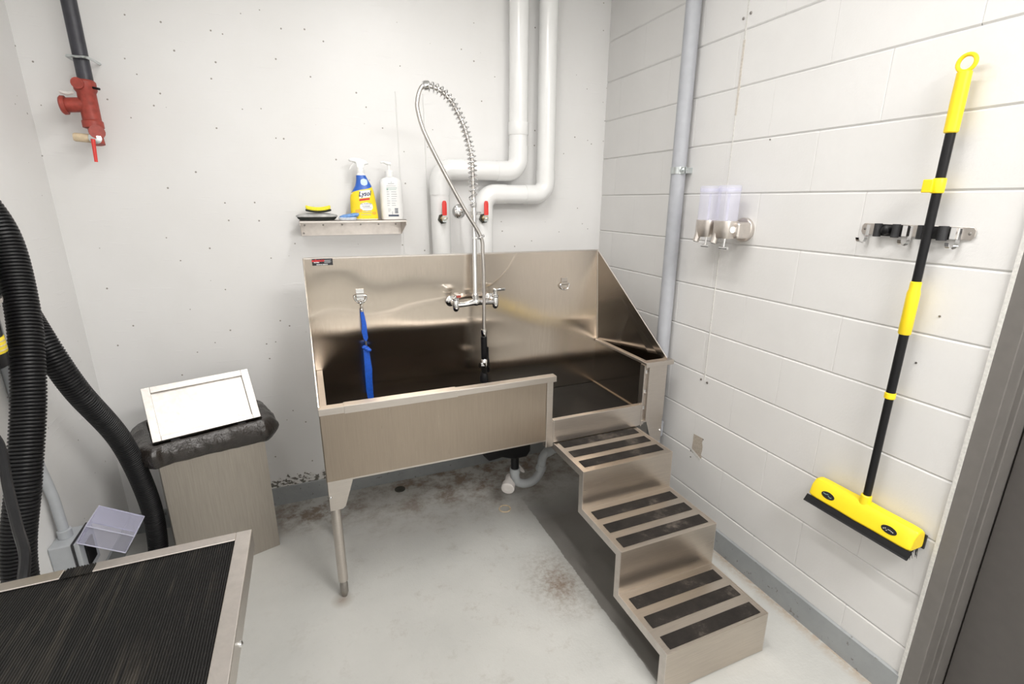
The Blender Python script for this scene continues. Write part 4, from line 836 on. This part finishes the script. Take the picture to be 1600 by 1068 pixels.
for y in (-1.672, -1.872):
    e = [(-0.0740 + 0.0031 * math.sin(a) - 0.0010, y + 0.023 * math.cos(a), 0.613 + 0.0115 * math.sin(a)) for a in [2 * PI * k / 20 for k in range(20)]]
    bd = MB().prism(e, (0.012, 0, 0)).build('badge', 'sticker_black', ho, smooth=0); lab(bd, 'dark oval badge with small pale print')
    pm = MB(); random.seed(int(-y * 100))
    for k in range(7):
        dy = -0.014 + 0.0045 * k; z = 0.612 + random.uniform(-0.004, 0.004); xx = -0.0758 + 0.27 * (z - 0.613); pm.box((xx, y + dy, z), (xx + 0.0006, y + dy + 0.0032, z + 0.0026))
    pm.build('badge_print', 'ink_green' if y > -1.8 else 'mark_grey', ho, smooth=0)
MB().prism([(-0.077, hy0 + .004, 0.582), (-0.087, hy0 + .006, 0.562), (-0.091, hy0 + .006, 0.558), (-0.086, hy0 + .006, 0.557), (-0.072, hy0 + .004, 0.579)], (0, hy1 - hy0 - .010, 0)).build('squeegee_blade', 'bristle_black', ho, smooth=0)
MB().box((-0.070, hy1 + .006, 0.574), (-0.014, hy0 - .006, 0.594)).box((-0.012, hy1 - .003, 0.575), (-0.006, hy0 + .0, 0.622)).build('bristle_block', 'black_rubber', ho, smooth=0)
bs = MB(); random.seed(11)
for i in range(26):
    for j in range(5):
        y = hy0 - 0.008 + (hy1 - hy0 + 0.016) * i / 25; x = -0.066 + 0.011 * j
        for q in range(2):
            a_, b_2 = random.uniform(-.006, .006), random.uniform(-.008, .008); x2, y2 = x + random.uniform(-.003, .003), y + random.uniform(-.003, .003)
            bs.tube([(x2, y2, 0.576), (x2 + a_, y2 + b_2, 0.545 + random.uniform(0, .008))], [0.0013, 0.0006], 4, cap=False)
bso = bs.build('bristles', 'bristle_black', ho); bso['kind'] = 'stuff'

# ================================================================== WASTE BIN, LINER, LID
ang = math.radians(17.5); ux = Vector((math.cos(ang), math.sin(ang), 0)); uy = Vector((-math.sin(ang), math.cos(ang), 0))
fr0 = Vector((-2.300, -0.478, 0))
BW, BD, BH = 0.390, 0.290, 0.640
def bp(a, b, z): return fr0 + ux * a + uy * b + Vector((0, 0, z))
wbn = thing('waste_bin', 'tall stainless steel waste bin standing in the left corner', 'bin', bp(BW / 2, BD / 2, 0))
MX = Matrix.Translation(fr0) @ Matrix.Rotation(ang, 4, 'Z')
bmq = MB()
for lo, hi in (((0, 0, 0.004), (BW, 0.002, BH)), ((0, BD - 0.002, 0.004), (BW, BD, BH)), ((0, 0.002, 0.004), (0.002, BD - 0.002, BH)), ((BW - 0.002, 0.002, 0.004), (BW, BD - 0.002, BH)), ((0.001, 0.001, 0.0), (BW - 0.001, BD - 0.001, 0.006))): bmq.box(lo, hi, MX)
bmq.build('bin_body', 'steel_bin', wbn, smooth=0)
# lid: shallow tray leaning back
lid_t = math.radians(36); LH = 0.232
LM = MX @ Matrix.Translation((-0.004, 0.012, 0.668)) @ Matrix.Rotation(-lid_t, 4, 'X') @ Matrix.Identity(4)
ldm = MB(); LWd = BW + 0.006; f1 = 0.030; LT = 0.030
ldm.box((0, 0, 0), (f1, LT, LH), LM); ldm.box((LWd - f1, 0, 0), (LWd, LT, LH), LM); ldm.box((f1, 0, 0), (LWd - f1, LT, 0.020), LM); ldm.box((f1, 0, LH - 0.026), (LWd - f1, LT, LH), LM)
lo_ = ldm.build('lid', 'steel_lid', wbn, smooth=0, bevel=0.001)
MB().box((f1 - 0.002, 0.013, 0.018), (LWd - f1 + 0.002, 0.016, LH - 0.024), LM).build('lid_panel', 'steel_lid', lo_, smooth=0)
em = [LM @ Vector((LWd - 0.062 + 0.020 * math.cos(a), 0.0122, 0.034 + 0.007 * math.sin(a))) for a in [2 * PI * k / 20 for k in range(20)]]
MB().prism(em, LM.to_3x3() @ Vector((0, 0.0012, 0))).build('oval_emblem', 'screw_metal', lo_, smooth=0)
em2 = [LM @ Vector((LWd - 0.062 + 0.0165 * math.cos(a), 0.0118, 0.034 + 0.0048 * math.sin(a))) for a in [2 * PI * k / 20 for k in range(20)]]
MB().prism(em2, LM.to_3x3() @ Vector((0, 0.0010, 0))).build('emblem_face', 'steel_worn', lo_, smooth=0)
for hx_ in (0.06, LWd - 0.09): MB().box((hx_, LT, -0.07), (hx_ + 0.03, LT + 0.003, 0.06), LM).build('hinge_arm', 'black_plastic', lo_, smooth=0)
# liner cuffed over the rim
def cuff_loop(off, z, n=96, jit=0.0, seed=0, lift=0.0):
    rnd = random.Random(seed); out = []; per = 2 * (BW + BD)
    ph = [rnd.uniform(0, 6.28) for _ in range(6)]
    for k in range(n):
        s_ = per * k / n
        if s_ < BW: a, b, nn = s_, 0, (0, -1)
        elif s_ < BW + BD: a, b, nn = BW, s_ - BW, (1, 0)
        elif s_ < 2 * BW + BD: a, b, nn = BW - (s_ - BW - BD), BD, (0, 1)
        else: a, b, nn = 0, BD - (s_ - 2 * BW - BD), (-1, 0)
        f_ = 2 * PI * k / n; wob = sum(math.sin(f_ * m_ + p_) for m_, p_ in zip((5, 9, 14, 23, 31, 41), ph)) / 3.0
        da = (a / BW - .5) * 2; db = (b / BD - .5) * 2
        side = 1.0 + 1.1 * max(0, abs(da) - 0.9) / 0.1
        o_ = off * (side if off > 0.004 else 1.0) + jit * wob
        out.append(bp(a + nn[0] * o_ + da * 0.010 * (off > 0.004), b + nn[1] * o_, z + jit * 0.9 * wob + lift * math.sin(f_ * 2 + 1)))
    return out
loops = [cuff_loop(-0.012, BH - 0.17, jit=0.002, seed=1), cuff_loop(-0.008, BH - 0.02, jit=0.002, seed=1), cuff_loop(0.001, BH + 0.027, jit=0.002, seed=2), cuff_loop(0.016, BH + 0.022, jit=0.006, seed=3), cuff_loop(0.030, BH - 0.012, jit=0.009, seed=4), cuff_loop(0.031, BH - 0.040, jit=0.010, seed=5), cuff_loop(0.022, BH - 0.066, jit=0.010, seed=6), cuff_loop(0.010, BH - 0.082, jit=0.007, seed=7, lift=0.008), cuff_loop(0.005, BH - 0.070, jit=0.003, seed=8, lift=0.008)]
tag(MB().loft(loops, cap=False).build('bin_liner', 'bag_black', smooth=70), 'black plastic bag cuffed over the rim of the waste bin', 'bag')
bl = bpy.data.objects['bin_liner']; sub = bl.modifiers.new('sub', 'SUBSURF'); sub.levels = 1; sub.render_levels = 1

# ================================================================== HOSES, DRYER, OUTLET, TABLE
def corrugated(name, pts, r, pitch, label, loc_):
    path = resample(spline(pts, 16), pitch / 4); rs = [r * (1.0, 0.985, 0.88, 0.985)[i % 4] for i in range(len(path))]
    o = MB().tube(path, rs, 20).build(name, 'hose_black', smooth=25); tag(o, label, 'hose', 'black corrugated hoses'); return o
corrugated('corrugated_hose', [(-2.50, -1.00, 1.80), (-2.53, -0.82, 1.74), (-2.532, -0.690, 1.62), (-2.484, -0.703, 1.48), (-2.457, -0.776, 1.282), (-2.449, -0.848, 1.131), (-2.456, -0.898, 0.999), (-2.477, -0.968, 0.818), (-2.513, -1.024, 0.589), (-2.50, -1.09, 0.30), (-2.42, -1.20, 0.10), (-2.28, -1.30, 0.05), (-2.10, -1.42, 0.045)], 0.0405, 0.0105, 'thick black corrugated hose hanging nearest the camera, at left edge', None)
corrugated('corrugated_hose', [(-2.535, -0.885, 1.435), (-2.555, -0.80, 1.44), (-2.560, -0.70, 1.425), (-2.552, -0.615, 1.37), (-2.51, -0.655, 1.275), (-2.45, -0.72, 1.155), (-2.412, -0.694, 0.989), (-2.382, -0.532, 0.718), (-2.372, -0.433, 0.405), (-2.386, -0.400, 0.173), (-2.398, -0.46, 0.06), (-2.38, -0.62, 0.045), (-2.30, -0.85, 0.042), (-2.2, -1.1, 0.042)], 0.037, 0.0095, 'black corrugated hose curving down to the floor beside the waste bin', None)
dy_ = thing('grooming_dryer', 'black wall mounted grooming dryer with yellow warning label, cut by left edge', 'dryer', (-2.52, -0.93, 1.2))
dm = MB(); dm.lathe([(0.060, 1.155), (0.068, 1.160), (0.070, 1.30), (0.066, 1.312)], (-2.515, -0.945, 0), (0, 0, 1), 28); dm.build('motor_can', 'black_plastic', dy_)
MB().lathe([(0.0705, 1.196), (0.0712, 1.197), (0.0712, 1.238), (0.0705, 1.239)], (-2.515, -0.945, 0), (0, 0, 1), 28).build('warning_label', 'dryer_yellow', dy_)
pl = MB()
for k in range(3): pl.lathe([(0.0713, 1.203 + .012 * k), (0.0715, 1.2035 + .012 * k), (0.0715, 1.206 + .012 * k), (0.0713, 1.2065 + .012 * k)], (-2.515, -0.945, 0), (0, 0, 1), 28)
pl.build('label_print', 'wood_plug', dy_)
hb_ = MB(); hb_.prism([(-2.588, -1.06, 1.325), (-2.588, -0.86, 1.325), (-2.46, -0.85, 1.325), (-2.44, -0.90, 1.325), (-2.44, -1.06, 1.325)], (0, 0, 0.012)); hb_.prism([(-2.598, -1.06, 1.10), (-2.598, -0.86, 1.10), (-2.598, -0.86, 1.46), (-2.598, -1.06, 1.46)], (0.006, 0, 0)); hb_.box((-2.596, -0.95, 1.22), (-2.575, -0.88, 1.26)); hb_.build('mounting_bracket', 'steel_worn', dy_, smooth=0, bevel=0.001)
hh = MB(); hh.lathe([(0.066, 1.336), (0.072, 1.34), (0.07, 1.42), (0.05, 1.47), (0.03, 1.49)], (-2.512, -0.935, 0), (0, 0, 1), 28); hh.build('blower_housing', 'steel_worn', dy_)
# strap across the hose
cb = MB(); rings = []
for p in spline([(-2.55, -1.05, 1.20), (-2.46, -1.11, 1.10), (-2.417, -1.149, 1.04), (-2.403, -1.166, 1.003), (-2.385, -1.218, 0.931), (-2.347, -1.303, 0.868), (-2.310, -1.380, 0.836), (-2.290, -1.46, 0.80), (-2.28, -1.50, 0.72)], 8): rings.append(p)
tag(MB().tube(rings, 0.0105, 10).build('power_cable', 'black_plastic'), 'black cable crossing the thick hose down behind the table', 'cable')
# outlet box on the left wall with conduit
ob = thing('outlet_box', 'grey outdoor outlet box with open clear cover and grey conduit', 'outlet', (-2.57, -0.63, 0.35))
MB().box((-2.599, -0.705, 0.290), (-2.532, -0.580, 0.432)).build('box_body', 'conduit_grey', ob, smooth=0, bevel=0.004)
MB().box((-2.532, -0.710, 0.285), (-2.527, -0.575, 0.436)).build('gasket', 'black_rubber', ob, smooth=0)
MB().box((-2.527, -0.706, 0.289), (-2.512, -0.579, 0.432)).build('cover_base', 'conduit_grey', ob, smooth=0, bevel=0.002)
MB().box((-2.512, -0.675, 0.315), (-2.506, -0.610, 0.405)).build('receptacle', 'black_plastic', ob, smooth=0, bevel=0.002)
cv = MB(); CM = Matrix.Translation((-2.516, -0.578, 0.436)) @ Matrix.Rotation(math.radians(-58), 4, 'Y') @ Matrix.Rotation(0.0, 4, 'Z')
cw, chh, cd, ct = 0.127, 0.150, 0.070, 0.0025
for lo, hi in (((0, -cw, -chh), (ct, 0, 0)), ((-cd, -cw, -ct), (0, 0, 0)), ((-cd, -cw, -chh), (0, 0, -chh + ct)), ((-cd, -ct, -chh), (0, 0, 0)), ((-cd, -cw, -chh), (0, -cw + ct, 0))): cv.box((lo[0] + 0.07, lo[1], lo[2]), (hi[0] + 0.07, hi[1], hi[2]), CM)
cv.build('clear_cover', 'clear_cover', ob, smooth=0)
ce = MB(); crn = [CM @ Vector(v) for v in ((0.0, -cw, 0), (0.07, -cw, 0), (0.07, 0, 0), (0.0, 0, 0), (0.0, -cw, -chh), (0.07, -cw, -chh), (0.07, 0, -chh), (0.0, 0, -chh))]
for a_, b_2 in ((0, 1), (1, 2), (2, 3), (3, 0), (4, 5), (5, 6), (6, 7), (7, 4), (0, 4), (1, 5), (2, 6), (3, 7)): ce.cyl(crn[a_], crn[b_2], 0.0022, 6)
ce.build('cover_edging', 'cover_edge', ob)
MB().tube([(-2.512, -0.70, 0.440), (-2.512, -0.585, 0.440)], 0.006, 10).build('hinge', 'clear_cover', ob)
cd_ = spline([(-2.568, -0.642, 0.43), (-2.570, -0.642, 0.52), (-2.571, -0.642, 0.585), (-2.578, -0.642, 0.66), (-2.583, -0.648, 0.74), (-2.584, -0.655, 0.85), (-2.584, -0.658, 1.1), (-2.584, -0.658, 1.6), (-2.584, -0.658, H)], 6)
MB().tube(cd_, 0.0155, 16).build('conduit', 'conduit_grey', ob)
MB().lathe([(0.0155, 0), (0.021, 0.001), (0.021, 0.030), (0.0155, 0.032)], (-2.568, -0.642, 0.432), (0, 0, 1), 20).build('conduit_connector', 'conduit_grey', ob)

# grooming table
TZ = 0.88; TX0, TX1, TY0, TY1 = -2.56, -1.842, -2.75, -1.534
tb = thing('grooming_table', 'grooming table with ribbed black rubber top and stainless edge frame', 'table', (-2.2, -2.1, 0))
def rail(lo, hi, name='edge_rail'): return MB().box(lo, hi).build(name, 'steel_worn', tb, smooth=0, bevel=0.0015)
rail((TX1 - 0.031, TY0, TZ - 0.003), (TX1, TY1, TZ)); rail((TX0, TY1 - 0.028, TZ - 0.003), (-2.178, TY1, TZ)); rail((-2.126, TY1 - 0.028, TZ - 0.003), (TX1 - 0.031, TY1, TZ))
rail((TX0, TY0, TZ - 0.003), (TX0 + 0.03, TY1 - 0.028, TZ)); rail((TX0 + 0.03, TY0, TZ - 0.003), (TX1 - 0.031, TY0 + 0.03, TZ))
sk = MB(); sk.box((TX1 - 0.003, TY0, TZ - 0.048), (TX1, TY1, TZ - 0.003)); sk.box((TX0, TY1 - 0.003, TZ - 0.048), (TX1 - 0.003, TY1, TZ - 0.003)); sk.box((TX0, TY0, TZ - 0.048), (TX0 + 0.003, TY1 - 0.003, TZ - 0.003)); sk.box((TX0 + 0.003, TY0, TZ - 0.048), (TX1 - 0.003, TY0 + 0.003, TZ - 0.003)); sk.build('edge_skirt', 'steel_flat', tb, smooth=0)
MB().box((TX0 + 0.004, TY0 + 0.004, TZ - 0.034), (TX1 - 0.004, TY1 - 0.004, TZ - 0.010)).build('top_board', 'black_plastic', tb, smooth=0)
rm = MB(); pitch = 0.0045; n = int((TX1 - TX0 - 0.012) / pitch); x0 = TX0 + 0.006; pr = []
for k in range(n):
    xa = x0 + k * pitch; pr += [(xa, TZ - 0.0062), (xa + pitch * .30, TZ - 0.0040), (xa + pitch * .70, TZ - 0.0040)]
pr.append((x0 + n * pitch, TZ - 0.0062)); nn = len(pr); vs = [(x, TY0 + 0.006, z) for x, z in pr] + [(x, TY1 - 0.006, z) for x, z in pr]
rm.add(vs, [(i, i + 1, nn + i + 1, nn + i) for i in range(nn - 1)]); rmo = rm.build('ribbed_mat', 'ribbed_rubber', tb, smooth=0)
tabm = MB(); pr2 = [(x, z + 0.0035) for x, z in pr if -2.1765 < x < -2.1275]; nn = len(pr2); tabm.add([(x, TY1 - 0.03, z) for x, z in pr2] + [(x, TY1 + 0.001, z) for x, z in pr2] + [(x, TY1 + 0.002, TZ - 0.03) for x, z in pr2], [(i, i + 1, nn + i + 1, nn + i) for i in range(nn - 1)] + [(nn + i, nn + i + 1, 2 * nn + i + 1, 2 * nn + i) for i in range(nn - 1)]); tabm.build('mat_tab', 'ribbed_rubber', tb, smooth=0)
for y in (-1.822, -2.35): MB().lathe([(0.006, 0), (0.0055, 0.003), (0.002, 0.005)], (TX1, y, 0.843), (1, 0, 0), 12).build('bolt', 'chrome', tb)
crumb = MB().lathe([(0.0015, 0), (0.004, 0.002), (0.0025, 0.005)], (-2.062, -1.905, TZ - 0.0045), (0.2, 0.1, 1), 7).build('crumb', 'wood_plug'); tag(crumb, 'tiny tan crumb lying on the ribbed black mat', 'crumb')
MB().box((TX0 + 0.12, TY0 + 0.2, 0.80), (TX1 - 0.12, TY1 - 0.2, TZ - 0.034)).build('under_frame', 'black_plastic', tb, smooth=0)
MB().box((-2.28, -2.25, 0.05), (-2.12, -2.05, 0.80)).build('lift_column', 'steel_flat', tb, smooth=0, bevel=0.004)
MB().box((-2.50, -2.55, 0.0), (-1.95, -1.75, 0.05)).build('base_plate', 'black_plastic', tb, smooth=0, bevel=0.006)

# ================================================================== SPRINKLER RISER IN THE CORNER
sr = thing('sprinkler_riser', 'black riser pipe with red sprinkler valve high on the back wall', 'valve', (-2.38, -0.09, 1.8))
VX, VY = -2.384, -0.10
MB().cyl((VX + 0.006, VY, 2.0), (VX + 0.006, VY, H), 0.0245, 20).build('riser_pipe', 'riser_black', sr)
uc = MB(); uc.tube(spline([(VX - 0.034, -0.001, 2.11), (VX - 0.030, VY - 0.02, 2.105), (VX, VY - 0.032, 2.103), (VX + 0.032, VY - 0.02, 2.105), (VX + 0.036, -0.001, 2.11)], 5), 0.005, 8); uc.build('pipe_clamp', 'zinc', sr)
vm = MB(); vm.lathe([(0.031, 2.03), (0.036, 2.024), (0.036, 1.995), (0.030, 1.985), (0.030, 1.89), (0.034, 1.885), (0.034, 1.862), (0.022, 1.858)], (VX, VY, 0), (0, 0, 1), 20); vm.cyl((VX, VY, 1.945), (VX - 0.075, VY - 0.005, 1.938), 0.026, 18); vm.lathe([(0.033, 0), (0.034, 0.012), (0.028, 0.018)], (VX - 0.068, VY - 0.005, 1.938), (-1, -0.07, -0.05), 18); vm.cyl((VX - 0.01, VY - 0.01, 2.012), (VX - 0.01, VY - 0.044, 2.012), 0.020, 14)
vm.cyl((VX, VY, 1.87), (VX + 0.008, VY - 0.01, 1.80), 0.021, 16); vm.lathe([(0.026, 0), (0.026, 0.012)], (VX + 0.012, VY - 0.02, 1.845), (0.4, -1, 0), 16); vm.build('valve_body', 'valve_red', sr)
MB().tube([(VX + 0.03, VY - .02, 2.003), (VX + 0.052, VY - .03, 1.998)], 0.0045, 8).build('gauge_stub', 'black_plastic', sr)
MB().lathe([(0.012, 0), (0.016, 0.006), (0.016, 0.05), (0.013, 0.056)], (VX - 0.01, VY - 0.01, 1.822), (-1, -0.15, 0.05), 16).build('outlet_plug', 'wood_plug', sr)
MB().tube([(VX - 0.074, VY - .02, 1.982), (VX - 0.05, VY - .03, 1.975), (VX - 0.03, VY - .035, 1.98)], 0.006, 8).build('tag_wire', 'cleanout_white', sr)
MB().lathe([(0.020, 0), (0.021, 0.012), (0.010, 0.016)], (VX + 0.004, VY - 0.018, 1.822), (0.1, -1, 0), 16).build('ball_cap', 'zinc', sr)
MB().tube([(VX - 0.001, VY - .032, 1.818), (VX - 0.002, VY - .034, 1.80), (VX - 0.006, VY - .034, 1.735)], [0.008, 0.0065, 0.0055], 10).build('valve_lever', 'red_sleeve', sr)
